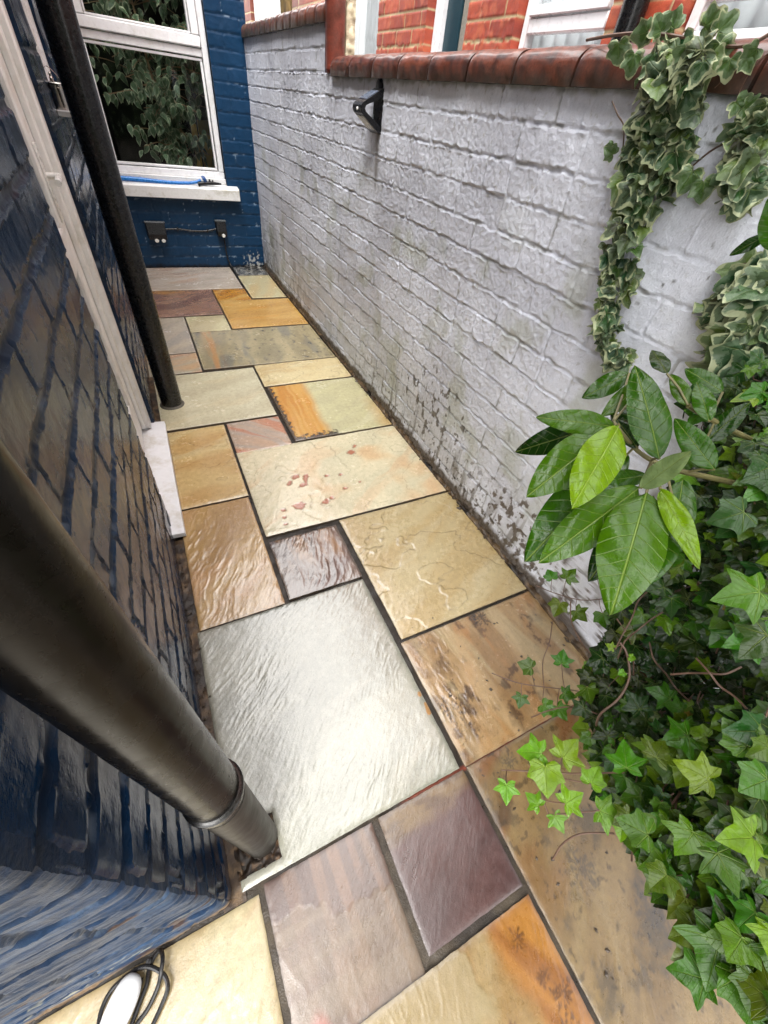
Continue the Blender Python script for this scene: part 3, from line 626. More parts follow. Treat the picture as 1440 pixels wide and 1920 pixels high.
# door and its sill on the side wall
db = MB()
db.box((-.262, 1.38, .045), (-.196, 1.44, 2.098), .004).box((-.262, 2.036, .045), (-.196, 2.1005, 2.098), .006).box((-.262, 1.441, 2.04), (-.196, 2.035, 2.098), .004)
db.box((-.240, 2.010, .06), (-.216, 2.0355, 2.04), .005)
door = MB().box((-.270, 1.448, .07), (-.236, 1.560, 2.03), .004).box((-.270, 1.905, .07), (-.236, 2.006, 2.03), .006).box((-.270, 1.561, .07), (-.236, 1.904, .26), .004).box((-.270, 1.561, 1.93), (-.236, 1.904, 2.03), .004).box((-.270, 1.561, .80), (-.236, 1.904, .92), .004).build('door', M_upvc_dirty, house, True)
db.build('door_frame', M_upvc_dirty, door, True)
MB().box((-.256, 1.561, .261), (-.250, 1.904, .799)).box((-.256, 1.561, .921), (-.250, 1.904, 1.929)).build('pane', M_pane, door)
MB().box((-.262, 2.0062, .06), (-.243, 2.0097, 2.04)).build('gasket', M_gasket, door)
hb = MB(); hb.box((-.236, 1.925, .93), (-.230, 1.965, 1.13), .003); hb.tube(spline([(-.232, 1.945, 1.05), (-.205, 1.945, 1.05), (-.196, 1.935, 1.05), (-.196, 1.90, 1.05), (-.197, 1.845, 1.047)], 5), .0095, 12)
hb.build('handle', plain('white_handle', (.62, .62, .60), .3), door, True)
ds = MB(); ds.add([(-.262, 1.272, .018), (-.134, 1.272, .008), (-.134, 2.112, .008), (-.262, 2.112, .018), (-.262, 1.272, .040), (-.136, 1.272, .028), (-.136, 2.112, .028), (-.262, 2.112, .040)],
    [(0, 3, 2, 1), (4, 5, 6, 7), (0, 1, 5, 4), (1, 2, 6, 5), (2, 3, 7, 6), (3, 0, 4, 7)])
ds.build('sill', plain('white_door_sill', (.74, .75, .77), .4, 30, .05, .2, .001, dirt=(.5, .47, .40), dscale=7), door)
# little side window
sw = MB(); sw.box((-.262, 2.478, 1.19), (-.215, 2.52, 2.197), .004).box((-.262, 2.955, 1.19), (-.196, 2.997, 2.197), .004).box((-.262, 2.521, 1.19), (-.215, 2.954, 1.23), .004).box((-.236, 2.90, 1.231), (-.205, 2.954, 2.19), .004)
swo = sw.build('window', M_upvc, house, True)
MB().box((-.25, 2.521, 1.231), (-.245, 2.90, 2.19)).build('pane', M_pane, swo)
MB().box((-.262, 2.455, 1.162), (-.136, 3.02, 1.180), .003).build('sill', M_sill, swo)
MB().box((-1.5, 1.0, -.02), (-1.45, 4.6, 2.6)).box((-1.45, .5, -.02), (-.5, .55, 2.6)).box((-1.45, 4.6, -.02), (-.46, 4.65, 2.6)).box((-1.45, .55, 2.6), (-.46, 4.6, 2.65)).build('room', M_room, house)

# ================================================================== NEIGHBOUR
nb = empty('neighbouring_house', (2.4, 3, 0), 'orange red brick terraced house with white windows beyond the boundary wall', 'house')
NX = 2.25
def nfun(u, v):
    h, t, bid, row, b = bricks(u, v, 131, .005, 'stretcher', .7)
    c = mix(lin(172, 74, 48), lin(134, 52, 38), bid); c = mix(c, lin(188, 100, 64), .5*ss(-.1, .4, fbm(u*12, v*12, 4, 132))); c = mix(c, lin(108, 50, 40), .5*ss(.2, .5, fbm(u*18, v*18, 4, 133)))
    far = ss(-6.6, -7.4, u); c = mix(c, lin(70, 42, 34), .7*far)
    c = mix(lin(176, 160, 122), c, t); return h, c*.95, .6+0*u
nh = [(-9.6, -7.95, .9, 2.6), (-6.3, -4.95, 1.1, 2.7), (-4.10, -3.55, .0, 2.5), (-3.02, -2.30, 1.55, 2.9), (-1.90, -.75, 1.62, 2.9)]
bx = [((NX+.15, -1.5, -.02), (NX+.4, 10.5, .88)), ((NX+.15, -1.5, 2.95), (NX+.4, 10.5, 6.2))]
skin('front_wall', axis((-10.5, -5, .03), (-5, -1.2, .0095), (-1.2, 1.5, .03)), axis((-.02, 1.4, .1), (1.4, 2.2, .0095), (2.2, 6.2, .075)), nfun, (NX, 0, 0), (0, -1, 0), (0, 0, 1), (-1, 0, 0), M_red, nb, skirt=.13, holes=nh, boxes=bx)
M_net = plain('net_curtain', (.62, .64, .66), .8, 14, .25, stretch=(1, 6, .2)); M_curt = plain('white_blind', (.75, .78, .80), .8, 12, .08)
M_teal = plain('teal_door_paint', (.006, .035, .05), .35)
def nwin(y0, y1, z0, z1, split, mat, sash=True, wf=.055):
    b = MB(); X0, X1 = NX+.05, NX+.11
    b.box((X0, y0, z0), (X1, y1, z0+wf), .005).box((X0, y0, z1-wf), (X1, y1, z1), .005).box((X0, y0, z0+wf+.001), (X1, y0+wf, z1-wf-.001), .005).box((X0, y1-wf, z0+wf+.001), (X1, y1, z1-wf-.001), .005)
    for s in split:
        b.box((X0-.004, y0+wf, s-.03), (X1-.004, y1-wf, s+.03), .005)
        if sash: b.box((X0-.018, y0+wf+.002, s+.034), (X0+.03, y1-wf-.002, s+.075), .005)
    w = b.build('window', M_upvc, nb, True)
    MB().box((NX+.075, y0+wf, z0+wf), (NX+.08, y1-wf, z1-wf)).build('pane', M_pane, w)
    # folds of curtain hanging just behind the glass
    n = 60; yy = np.linspace(y0+.01, y1-.01, n); xx = NX+.15+.012*np.sin(yy*60)+.006*np.sin(yy*23)
    V = [(x, y, z) for z in (z0+.02, z1) for x, y in zip(xx, yy)]+[(x+.004, y, z) for z in (z0+.02, z1) for x, y in zip(xx, yy)]
    f = [(i, i+1, n+i+1, n+i) for i in range(n-1)]+[(2*n+i, 3*n+i, 3*n+i+1, 2*n+i+1) for i in range(n-1)]
    mesh_obj('curtain', V, f, mat, w)
    return w
nwin(4.955, 6.29, 1.11, 2.69, [], M_net, False, .11)
nwin(7.96, 9.59, .91, 2.59, [], M_net, False, .07)
nwin(2.305, 3.015, 1.555, 2.89, [1.735], M_curt)
nwin(.755, 1.895, 1.625, 2.89, [1.79], M_curt)
dd = MB().box((NX+.10, 3.555, 0), (NX+.14, 3.615, 2.49), .004).box((NX+.10, 3.80, 0), (NX+.14, 3.995, 2.49), .004).box((NX+.10, 3.616, 0), (NX+.14, 3.799, 1.1), .004).box((NX+.10, 3.616, 2.3), (NX+.14, 3.799, 2.49), .004).build('door', M_teal, nb)
MB().box((NX+.06, 3.998, 0), (NX+.14, 4.095, 2.5), .004).build('door_frame', M_upvc, dd)
MB().box((NX+.115, 3.616, 1.101), (NX+.125, 3.799, 2.299)).build('pane', plain('beige_obscured_glass', (.28, .26, .22), .2), dd)
MB().box((NX+.45, -1.5, -.02), (NX+.5, 10.5, 6.2)).build('back_wall', M_room, nb)
# black drainpipe between the neighbour's windows
np_ = empty('drainpipe', (NX-.06, 2.12, 0), 'black drainpipe on the orange brick house beyond the wall', 'drainpipe')
M_iron = plain('wet_black_iron', (.004, .004, .0045), .26, 70, .3, .25, .0012, spec=.45, dirt=(.010, .009, .007), dscale=9)
MB().tube([(NX-.06, 2.105, 0), (NX-.06, 2.105, 6.1)], .055, 24).build('pipe', M_iron, np_, True)
MB().box((NX-.075, 2.03, 1.0), (NX+.002, 2.18, 1.03), .003).build('bracket', M_iron, np_)
# old timber post behind the far coping
pp = MB(); pts = [(1.75, 6.0+.004*math.sin(i), i*.22) for i in range(11)]
pp.tube(pts, [.058+.003*math.sin(i*2.1) for i in range(11)], 14)
post = empty('timber_post', (1.75, 6.0, 0), 'weathered yellow brown timber post behind the far end of the wall', 'post')
pp.build('pole', plain('weathered_timber', (.26, .18, .07), .7, 18, .5, .6, .004, stretch=(6, 6, .6), dirt=(.06, .045, .03), dscale=6), post, True)
MB().lathe((1.75, 6.0, 2.2), [(.064, 0), (.068, .01), (.05, .05), (.015, .075), (.004, .08)], 14).build('cap', plain('timber_cap', (.2, .14, .06), .7, 20, .4), post, True)

# ================================================================== DRAINPIPES
dp = empty('drainpipe', (-.094, .199, 0), 'thick grey brown drainpipe rising close to the viewer from a notch in the pale slab', 'drainpipe')
zs = [-.05, .1, .25, .40, .53]; MB().tube([(-.094-.010*z/.57, .199-.004*z/.57, z) for z in zs], .0395, 40).build('lower_pipe', plain('grey_brown_worn_pipe', (.020, .017, .014), .45, 26, .5, .6, .0022, spec=.3, dirt=(.012, .010, .009), dscale=11), dp, True)
M_pipe = plain('dark_wet_pipe_paint', (.006, .005, .004), .25, 30, .5, .4, .0014, spec=.12, dirt=(.006, .006, .006), dscale=7)
MB().tube([(-.104, .195, .535), (-.124, .213, 1.17), (-.130, .22, 3.0), (-.130, .22, 3.4)], .0395, 40).build('upper_pipe', M_pipe, dp, True)
MB().lathe((-.104, .195, .562), [(.0400, 0), (.0440, .003), (.0445, .008), (.0440, .013), (.0400, .016)], 40).build('collar', M_iron, dp, True)
MB().box((-.186, .205, 2.1), (-.10, .235, 2.13), .003).build('bracket', M_iron, dp)
fp = empty('drainpipe', (-.082, 2.32, 0), 'tall black drainpipe standing beyond the white door sill', 'drainpipe')
MB().tube([(-.082, 2.322, -.01), (-.080, 2.322, 1.0), (-.077, 2.325, 3.0), (-.077, 2.325, 3.4)], [.0545, .0535, .0525, .0525], 40).build('pipe', M_iron, fp, True)
MB().lathe((-.082, 2.322, .0), [(.066, -.012), (.064, .004), (.058, .010), (.0548, .012)], 32).build('foot_mortar', plain('grey_foot_mortar', (.10, .09, .07), .5, 60, .4, .6, .003), fp, True)
MB().box((-.186, 2.30, 1.9), (-.10, 2.345, 1.93), .003).build('bracket', M_iron, fp)
# brick rubble in the pipe notch
nb2 = skin('notch_mortar', axis((-.160, -.055, .003)), axis((.138, .240, .003)), lambda x, y: (.012*fbm(x*40, y*40, 4, 150)-.004, mix(lin(30, 22, 16), lin(80, 60, 40), ss(-.1, .5, fbm(x*50, y*50, 3, 151))), .5+0*x), (0, 0, 0), (1, 0, 0), (0, 1, 0), (0, 0, 1), M_mortar, patio, skirt=.02)

# ================================================================== SOLAR WALL LAMP
lampo = empty('wall_lamp', (WX-.01, 2.31, 1.30), 'black angular solar lamp sticking out of the white wall under the coping', 'lamp')
xw = WX-.002; yc = 2.312; wd = .046
prof = [(xw, 1.372), (xw-.004, 1.372), (xw-.095, 1.322), (xw-.104, 1.312), (xw-.106, 1.300), (xw-.100, 1.288), (xw-.012, 1.228), (xw, 1.226)]
inn = [(xw, 1.350), (xw-.004, 1.346), (xw-.050, 1.326), (xw-.080, 1.314), (xw-.086, 1.303), (xw-.078, 1.293), (xw-.016, 1.258), (xw, 1.244)]
n = len(prof); V = [(x, yc-wd, z) for x, z in prof]+[(x, yc-wd, z) for x, z in inn]+[(x, yc+wd, z) for x, z in prof]+[(x, yc+wd, z) for x, z in inn]
f = []
for i in range(n-1):
    f += [(i, i+1, n+i+1, n+i), (2*n+i, 3*n+i, 3*n+i+1, 2*n+i+1), (i, 2*n+i, 2*n+i+1, i+1), (n+i, n+i+1, 3*n+i+1, 3*n+i)]
MB().add(V, f).box((xw-.004, yc-wd, 1.226), (xw+.004, yc+wd, 1.372)).build('body', M_black, lampo)
tb = MB().lathe((0, 0, 0), [(.038, 0), (.038, .005), (.035, .007)], 24)
tb.v = [(xw+.002-z, yc+x, 1.368+y) for x, y, z in tb.v]; tb.build('mounting_tab', M_black, lampo, True)
def quad_on(a, b, y0, y1, off, th, mat, name):
    a, b = Vector((a[0], 0, a[1])), Vector((b[0], 0, b[1])); d = (b-a).normalized(); nrm = Vector((d.z, 0, -d.x));
    if nrm.x > 0: nrm = -nrm
    P = []
    for o_ in (off, off-th):
        for p in (a, b):
            for y in (y0, y1): q = p+nrm*o_; P.append((q.x, y, q.z))
    MB().add(P, [(0, 1, 3, 2), (4, 6, 7, 5), (0, 4, 5, 1), (2, 3, 7, 6), (0, 2, 6, 4), (1, 5, 7, 3)]).build(name, mat, lampo)
quad_on((xw-.022, 1.362), (xw-.078, 1.3315), yc-.038, yc+.038, .0022, .004, plain('solar_cell', (.10, .12, .16), .12), 'solar_panel')
quad_on((xw-.088, 1.280), (xw-.030, 1.2405), yc-.036, yc+.036, .0022, .004, plain('frosted_lens', (.42, .41, .36), .3), 'lens')
sb_ = MB().lathe((0, 0, 0), [(.006, 0), (.006, .003), (.003, .005)], 12); sb_.v = [(xw-.106-z, yc-.012+x, 1.300+y) for x, y, z in sb_.v]; sb_.build('sensor', plain('white_sensor', (.7, .7, .7), .3), lampo, True)

# ================================================================== SOCKETS AND CABLES ON THE END WALL
YF = 4.893
s1 = empty('outdoor_socket', (.11, YF, .29), 'wide black double outdoor socket with two white cable glands under the window sill', 'socket')
def sockbox(x0, x1, z0, z1, d):
    b = MB(); b.add([(x0, YF+.005, z0+.01), (x1, YF+.005, z0+.01), (x1-.006, YF-d, z0), (x0+.006, YF-d, z0), (x0, YF+.005, z1), (x1, YF+.005, z1), (x1-.006, YF-d*.75, z1-.004), (x0+.006, YF-d*.75, z1-.004), (x0+.006, YF-d-.006, (z0*2+z1)/3), (x1-.006, YF-d-.006, (z0*2+z1)/3)],
        [(0, 1, 2, 3), (4, 7, 6, 5), (3, 2, 9, 8), (8, 9, 6, 7), (0, 4, 5, 1), (0, 3, 8, 7, 4), (1, 5, 6, 9, 2)]); return b
sockbox(.035, .195, .245, .370, .075).build('cover', M_black, s1)
MB().box((.030, YF-.045, .360), (.200, YF+.004, .376), .004).build('hood', plain('dull_black_hood', (.05, .055, .06), .3), s1)
for x in (.098, .155):
    gb = MB().lathe((0, 0, 0), [(.017, 0), (.018, .006), (.014, .014)], 18); gb.v = [(x+a, YF-.062-c_, .238+b_) for a, b_, c_ in gb.v]; gb.build('gland', plain('white_gland', (.75, .75, .72), .35), s1, True)
s2 = empty('outdoor_socket', (.69, YF, .33), 'narrow black outdoor socket with one white gland and a cable hanging from it', 'socket')
sockbox(.640, .735, .275, .395, .065).build('cover', M_black, s2)
MB().box((.636, YF-.040, .385), (.739, YF+.004, .400), .004).build('hood', plain('dull_black_hood', (.07, .08, .085), .3), s2)
gb = MB().lathe((0, 0, 0), [(.016, 0), (.017, .006), (.013, .014)], 18); gb.v = [(.695+a, YF-.058-c_, .283+b_) for a, b_, c_ in gb.v]; gb.build('gland', plain('white_gland', (.75, .75, .72), .35), s2, True)
M_cable = plain('black_cable_rubber', (.010, .010, .011), .28)
c1 = MB().tube(spline([(.195, YF-.012, .315), (.30, YF-.008, .318), (.42, YF-.008, .306), (.54, YF-.008, .306), (.64, YF-.012, .325)], 8), .0075, 10).box((.295, YF-.018, .306), (.305, YF+.004, .330)).box((.555, YF-.018, .296), (.565, YF+.004, .322)).build('cable', M_cable, None, True)
tag(c1, 'black cable clipped to the blue wall between the two outdoor sockets', 'cable')
c2 = MB().tube(spline([(.700, YF-.03, .280), (.700, YF-.03, .2), (.705, YF-.02, .10), (.722, YF-.03, .03), (.734, 4.80, .006), (.730, 4.6, .002), (.727, 4.3, -.002), (.724, 4.0, -.006)], 8), .0065, 10).build('cable', M_cable, None, True)
tag(c2, 'black cable dropping from the narrow socket into the paving joint', 'cable')
# dead leaves / debris in the far corner
dbm = MB()
for i in range(26):
    x, y = random.gauss(.93, .07), random.uniform(4.72, 4.87); a = random.uniform(0, 6.28); L = random.uniform(.02, .05); w = L*.3
    c, s_ = math.cos(a), math.sin(a); z = random.uniform(.004, .03)
    dbm.add([(x-c*L, y-s_*L*.5, z), (x+s_*w, y-c*w, z+.008), (x+c*L, y+s_*L*.5, z+.004), (x-s_*w, y+c*w, z+.002)], [(0, 1, 2), (0, 2, 3)])
tag(dbm.build('leaf_litter', plain('black_dead_leaves', (.02, .017, .013), .4), None), 'dark wet dead leaves heaped in the far right corner of the paving', 'leaves', kind='stuff')

gm = MB()
for i in range(260):
    k = rng.uniform()
    if k < .5: x, y = 1.06+rng.normal()*.012, rng.uniform(.15, 4.6)
    elif k < .75: x, y = -.170+rng.normal()*.008, rng.uniform(.25, 1.25)
    else: x, y = rng.uniform(.5, 1.04), rng.uniform(-.5, .6)
    a = rng.uniform(0, 6.28); L = rng.uniform(.002, .008) if k > .1 else rng.uniform(.008, .02); c, s_ = math.cos(a), math.sin(a); w = L*rng.uniform(.3, .8)
    gm.add([(x-c*L, y-s_*L, .002), (x+s_*w, y-c*w, .003), (x+c*L, y+s_*L, .002), (x-s_*w, y+c*w, .003), (x, y, .002+L*.5)], [(0, 1, 4), (1, 2, 4), (2, 3, 4), (3, 0, 4), (0, 3, 2, 1)])
tag(gm.build('grit', plain('brown_grit', (.05, .035, .022), .5, 200, .6), None), 'brown grit and leaf crumbs scattered along the wall feet and by the ivy', 'grit', kind='stuff')
# ================================================================== THINGS ON THE SILLS
hz = empty('garden_hose', (.3, 4.87, .66), 'length of blue hose with a black spray nozzle lying on the end window sill', 'hose')
M_hose = plain('blue_plastic', (.004, .17, .55), .28)
pth = spline([(-.06, 4.868, .672), (.12, 4.870, .668), (.30, 4.866, .662), (.42, 4.868, .664), (.52, 4.870, .672), (.575, 4.872, .690)], 8)
MB().tube(pth, [.016]*8+[.015-.004*min(1, i/16) for i in range(len(pth)-8)], 12).build('tube', M_hose, hz, True)
cp = MB(); cp.lathe((0, 0, 0), [(.004, 0), (.026, .004), (.028, .018), (.020, .034), (.012, .036)], 20); cp.v = [(.590+z*.8-x*.5, 4.868+y, .694+x*.85+z*.3) for x, y, z in cp.v]; cp.build('funnel', plain('dark_blue_plastic', (.006, .06, .22), .35), hz, True)
nz = MB().tube([(.545, 4.858, .664), (.60, 4.860, .672), (.66, 4.862, .674), (.745, 4.866, .672)], [.015, .013, .014, .007], 10); nz.box((.640, 4.853, .680), (.655, 4.870, .702), .002).box((.668, 4.853, .682), (.680, 4.870, .698), .002).tube([(.548, 4.83, .664), (.556, 4.858, .666)], .009, 8)
nz.build('nozzle', M_black, hz, True)
cn = empty('metal_tin', (-.160, 2.50, 1.181), 'small steel tin with a wire handle standing on the side window sill', 'tin')
MB().lathe((-.162, 2.492, 1.181), [(.026, 0), (.0275, .002), (.0275, .058), (.0295, .060), (.0295, .070), (.0275, .072), (.022, .073)], 32).build('body', M_steel, cn, True)
MB().tube(spline([(-.190, 2.492, 1.250), (-.188, 2.492, 1.275), (-.172, 2.492, 1.292), (-.150, 2.492, 1.275), (-.134, 2.492, 1.248)], 6), .0012, 6).build('handle', M_steel, cn, True)
MB().lathe((-.168, 2.490, 1.253), [(.006, 0), (.007, .010), (.004, .014), (.005, .022), (.002, .026)], 12).build('knob', M_steel, cn, True)

# ================================================================== COILED CABLE AND WHITE FLOAT ON THE NEAR SLAB
cc = empty('coiled_cable', (-.35, .03, 0), 'loose coil of thin black cable lying on the pale yellow slab by the wall foot', 'cable')
def fl(px, py, z=.006): p = on_z(px, py, z); return (p[0], p[1], z)
tb = MB()
tb.tube(spline([fl(183, 1935, .012), fl(190, 1895, .012), fl(208, 1858, .014), fl(240, 1828, .014), fl(268, 1813, .015), fl(290, 1816, .016), fl(310, 1832, .016), fl(314, 1855, .014), fl(303, 1885, .010), fl(285, 1925, .008)], 7), .0042, 8)
tb.tube(spline([fl(245, 1925), fl(262, 1880), fl(275, 1845), fl(280, 1815), fl(290, 1793), fl(300, 1782), fl(305, 1795, .02), fl(302, 1822, .022), fl(296, 1850, .012), fl(278, 1890), fl(255, 1922)], 7), .0042, 8)
tb.build('cord', M_cable, cc, True)
tb = MB()
for px, py in ((249, 1823), (279, 1804), (262, 1842)):
    p = Vector(fl(px, py, .012)); tb.tube([p+Vector((-.006, -.004, 0)), p+Vector((.006, .004, .004))], .0022, 6).lathe(tuple(p+Vector((0, 0, -.004))), [(.0052, 0), (.0056, .004), (.0052, .008)], 8)
tb.build('cable_tie', M_black, cc)
pl = empty('float_switch', (-.42, -.05, 0), 'smooth white oval float beside the coiled black cable', 'float')
cpt = Vector(fl(222, 1898, .022)); a_ = Vector(fl(238, 1862, .022))-Vector(fl(205, 1935, .022)); a_.normalize(); b_ = Vector((0, 0, 1)).cross(a_)
V = []; n1, n2 = 24, 16
for j in range(1, n2):
    ph = math.pi*j/n2
    for i in range(n1):
        th = 2*math.pi*i/n1; lx = math.cos(ph)*.052; k = math.sin(ph)**.8; wv = .026*k*(1+.12*math.cos(ph)); V.append(cpt+a_*lx+b_*(wv*math.cos(th))+Vector((0, 0, .020*k*math.sin(th))))
V += [cpt+a_*.052, cpt-a_*.052]; f = [((j)*n1+i, j*n1+(i+1) % n1, (j+1)*n1+(i+1) % n1, (j+1)*n1+i) for j in range(n2-2) for i in range(n1)]
f += [(len(V)-2, (i+1) % n1, i) for i in range(n1)]+[(len(V)-1, (n2-2)*n1+i, (n2-2)*n1+(i+1) % n1) for i in range(n1)]
MB().add(V, f).build('shell', plain('off_white_plastic', (.62, .63, .64), .45, 60, .06, .1, .0005), pl, True)
MB().tube([cpt-a_*.030+b_*(-.012)+Vector((0, 0, -.006)), cpt-a_*.062+b_*(-.018)+Vector((0, 0, -.010)), cpt-a_*.1+b_*(-.03)+Vector((0, 0, -.012))], [.016, .012, .005], 12).build('strain_relief', M_black, pl, True)

# ================================================================== FOLIAGE
def leaf_mat(name, kind, rough=.30, trans=.35, cream=(.42, .44, .25)):
    m, n, p = mat_new(name)
    t = N(n, 'ShaderNodeAttribute', attribute_name='tint'); e = N(n, 'ShaderNodeAttribute', attribute_name='edge'); uv = N(n, 'ShaderNodeUVMap')
    sx = N(n, 'ShaderNodeSeparateXYZ'); n.links.new(uv.outputs[0], sx.inputs[0]); U, V = mth(n, 'ABSOLUTE', sx.outputs[0]), sx.outputs[1]
    if kind == 'ivy':
        vs = []
        for dx, dy in ((0, 1), (.89, .46), (.97, -.24)):
            dist = mth(n, 'ABSOLUTE', mth(n, 'SUBTRACT', mth(n, 'MULTIPLY', U, dy), mth(n, 'MULTIPLY', V, dx)))
            dot = mth(n, 'ADD', mth(n, 'MULTIPLY', U, dx), mth(n, 'MULTIPLY', V, dy))
            w = mth(n, 'SUBTRACT', .030, mth(n, 'MULTIPLY', dot, .022))
            vv = mth(n, 'MULTIPLY', mth(n, 'DIVIDE', mth(n, 'SUBTRACT', w, dist), .018, True), mth(n, 'GREATER_THAN', dot, 0), True); vs.append(vv)
        # side veins
        sv = mth(n, 'ABSOLUTE', mth(n, 'SUBTRACT', mth(n, 'FRACT', mth(n, 'MULTIPLY', mth(n, 'SUBTRACT', V, mth(n, 'MULTIPLY', U, .9)), 5)), .5))
        vs.append(mth(n, 'MULTIPLY', mth(n, 'DIVIDE', mth(n, 'SUBTRACT', .05, sv), .05, True), .30))
        vein = vs[0]
        for q in vs[1:]: vein = mth(n, 'MAXIMUM', vein, q)
    else:
        a = mth(n, 'DIVIDE', mth(n, 'SUBTRACT', .0085, U), .006, True)
        s = mth(n, 'ABSOLUTE', mth(n, 'SUBTRACT', mth(n, 'FRACT', mth(n, 'MULTIPLY', mth(n, 'SUBTRACT', V, mth(n, 'MULTIPLY', U, .75)), 9.5)), .5))
        b = mth(n, 'MULTIPLY', mth(n, 'DIVIDE', mth(n, 'SUBTRACT', .055, s), .05, True), .55); vein = mth(n, 'MAXIMUM', a, b)
    co = objco(n); ns = noise(n, 90, 5, co); n2 = noise(n, 25, 4, co)
    base = mixc(n, mrange(n, ns.outputs[0], .3, .7, 0, .35), t.outputs['Color'], (.02, .05, .01))
    veincol = mixc(n, .45, t.outputs['Color'], (.32, .40, .10))
    if kind == 'ivy': c = mixc(n, mth(n, 'MULTIPLY', vein, .5), base, veincol)
    else: c = mixc(n, mth(n, 'MULTIPLY', vein, .8), base, veincol)
    if cream is not None and 'varieg' in name:
        k = mth(n, 'ADD', e.outputs['Fac'], mrange(n, n2.outputs[0], .3, .7, -.28, .28)); c = mixc(n, mrange(n, k, .86, .94, 0, 1), c, cream)
        k2 = mth(n, 'ADD', e.outputs['Fac'], mrange(n, ns.outputs[0], .3, .7, -.35, .25)); c = mixc(n, mrange(n, k2, .45, .6, 0, .35), c, (.20, .27, .17))
    n.links.new(c, p.inputs['Base Color']); p.inputs['Specular IOR Level'].default_value = .34
    n.links.new(mrange(n, n2.outputs[0], .3, .7, rough-.14, rough+.15), p.inputs['Roughness'])
    hgt = mth(n, 'ADD', mth(n, 'MULTIPLY', vein, -.5), mth(n, 'MULTIPLY', ns.outputs[0], .6)); bump(n, p, mth(n, 'ADD', hgt, n2.outputs[0]), .8, .0022)
    tr = N(n, 'ShaderNodeBsdfTranslucent'); n.links.new(c, tr.inputs[0]); mx = N(n, 'ShaderNodeMixShader'); mx.inputs[0].default_value = trans*.5
    n.links.new(p.outputs[0], mx.inputs[1]); n.links.new(tr.outputs[0], mx.inputs[2]); n.links.new(mx.outputs[0], n.nodes['Material Output'].inputs[0])
    return m
M_ivy = leaf_mat('ivy_leaf', 'ivy', .28); M_var = leaf_mat('variegated_ivy_leaf', 'ivy', .36, .25); M_laurel = leaf_mat('laurel_leaf', 'laurel', .20, .55)
M_fig = leaf_mat('variegated_fig_leaf', 'laurel', .35, .3, (.45, .50, .32))
M_stem = plain('brown_ivy_stem', (.10, .055, .035), .5, 80, .3, .4, .001); M_stemg = plain('green_stem', (.13, .16, .03), .45, 60, .3)
def make_template(half, ctr, rings=(.0, .45, .78, 1.0), fold=.12, droop=.25, wave=.05, sd=0, sub=2):
    pts = half+[(-x, y) for x, y in half[-2:0:-1]] if half[0][0] == 0 and half[-1][0] == 0 else None
    pts = np.array(pts, float); n0 = len(pts)
    # smooth-ish subdivision of outline
    out = []
    for i in range(n0):
        p0, p1, p2, p3 = pts[(i-1) % n0], pts[i], pts[(i+1) % n0], pts[(i+2) % n0]
        for k in range(sub):
            t = k/sub; out.append(p1*(1-t)+p2*t+.06*((p1-p0)-(p3-p2))*t*(1-t)*2)
    pts = np.array(out); n = len(pts); ctr = np.array(ctr)
    P = [ctr]; E = [0.]
    for r in rings[1:]:
        for p in pts: P.append(ctr+(p-ctr)*r); E.append(r)
    P = np.array(P); E = np.array(E)
    f = [(0, 1+i, 1+(i+1) % n) for i in range(n)]
    for k in range(len(rings)-2):
        a = 1+k*n; b = a+n; f += [(a+i, b+i, b+(i+1) % n, a+(i+1) % n) for i in range(n)]
    u, v = P[:, 0], P[:, 1]; r = np.hypot(u, v)
    z = fold*np.abs(u)-droop*r**2*.5+wave*np.sin(np.arctan2(v, u)*5+sd)*E**2+wave*.8*pn(u*3+sd, v*3, sd)
    return np.stack([u, v, z], 1), f, E, P.copy()
ivy_half = [(0, -.02), (.10, -.15), (.28, -.24), (.55, -.22), (.48, -.04), (.45, .08), (.64, .20), (.84, .42), (.58, .46), (.38, .51), (.28, .72), (.12, .95), (0, 1.12)]
ivy_half2 = [(0, .0), (.12, -.14), (.36, -.22), (.58, -.08), (.54, .08), (.62, .24), (.70, .46), (.52, .50), (.40, .58), (.28, .78), (.11, .96), (0, 1.08)]
var_half = [(0, .0), (.14, -.16), (.38, -.20), (.56, -.04), (.50, .14), (.66, .30), (.70, .48), (.46, .54), (.34, .64), (.26, .86), (.10, 1.0), (0, 1.04)]
T_ivy = [make_template(h, (0, .12), fold=f_, droop=d_, wave=w_, sd=i) for i, (h, f_, d_, w_) in enumerate([(ivy_half, .12, .30, .05), (ivy_half2, .2, .2, .06), (ivy_half, .05, .5, .05), (ivy_half2, .25, .4, .04), (ivy_half, .18, .1, .07)])]
T_var = [make_template(h, (0, .15), fold=f_, droop=d_, wave=w_, sd=i+9) for i, (h, f_, d_, w_) in enumerate([(var_half, .15, .5, .10), (ivy_half2, .3, .4, .12), (var_half, .05, .8, .13), (var_half, .35, .3, .08), (ivy_half2, .1, .7, .12)])]
lw = .19
lau_half = [(0, 0)]+[(lw*math.sin(math.pi*t**.85)**.8, t) for t in (.05, .12, .22, .34, .46, .58, .70, .82, .91, .97)]+[(0, 1.02)]
T_fig = [make_template([(0, 0)]+[(.26*math.sin(math.pi*t**.7)**.85, t) for t in (.08, .2, .35, .5, .65, .8, .93)]+[(0, 1.05)], (0, .45), fold=.25, droop=.4, wave=.04, sd=i+20) for i in range(3)]
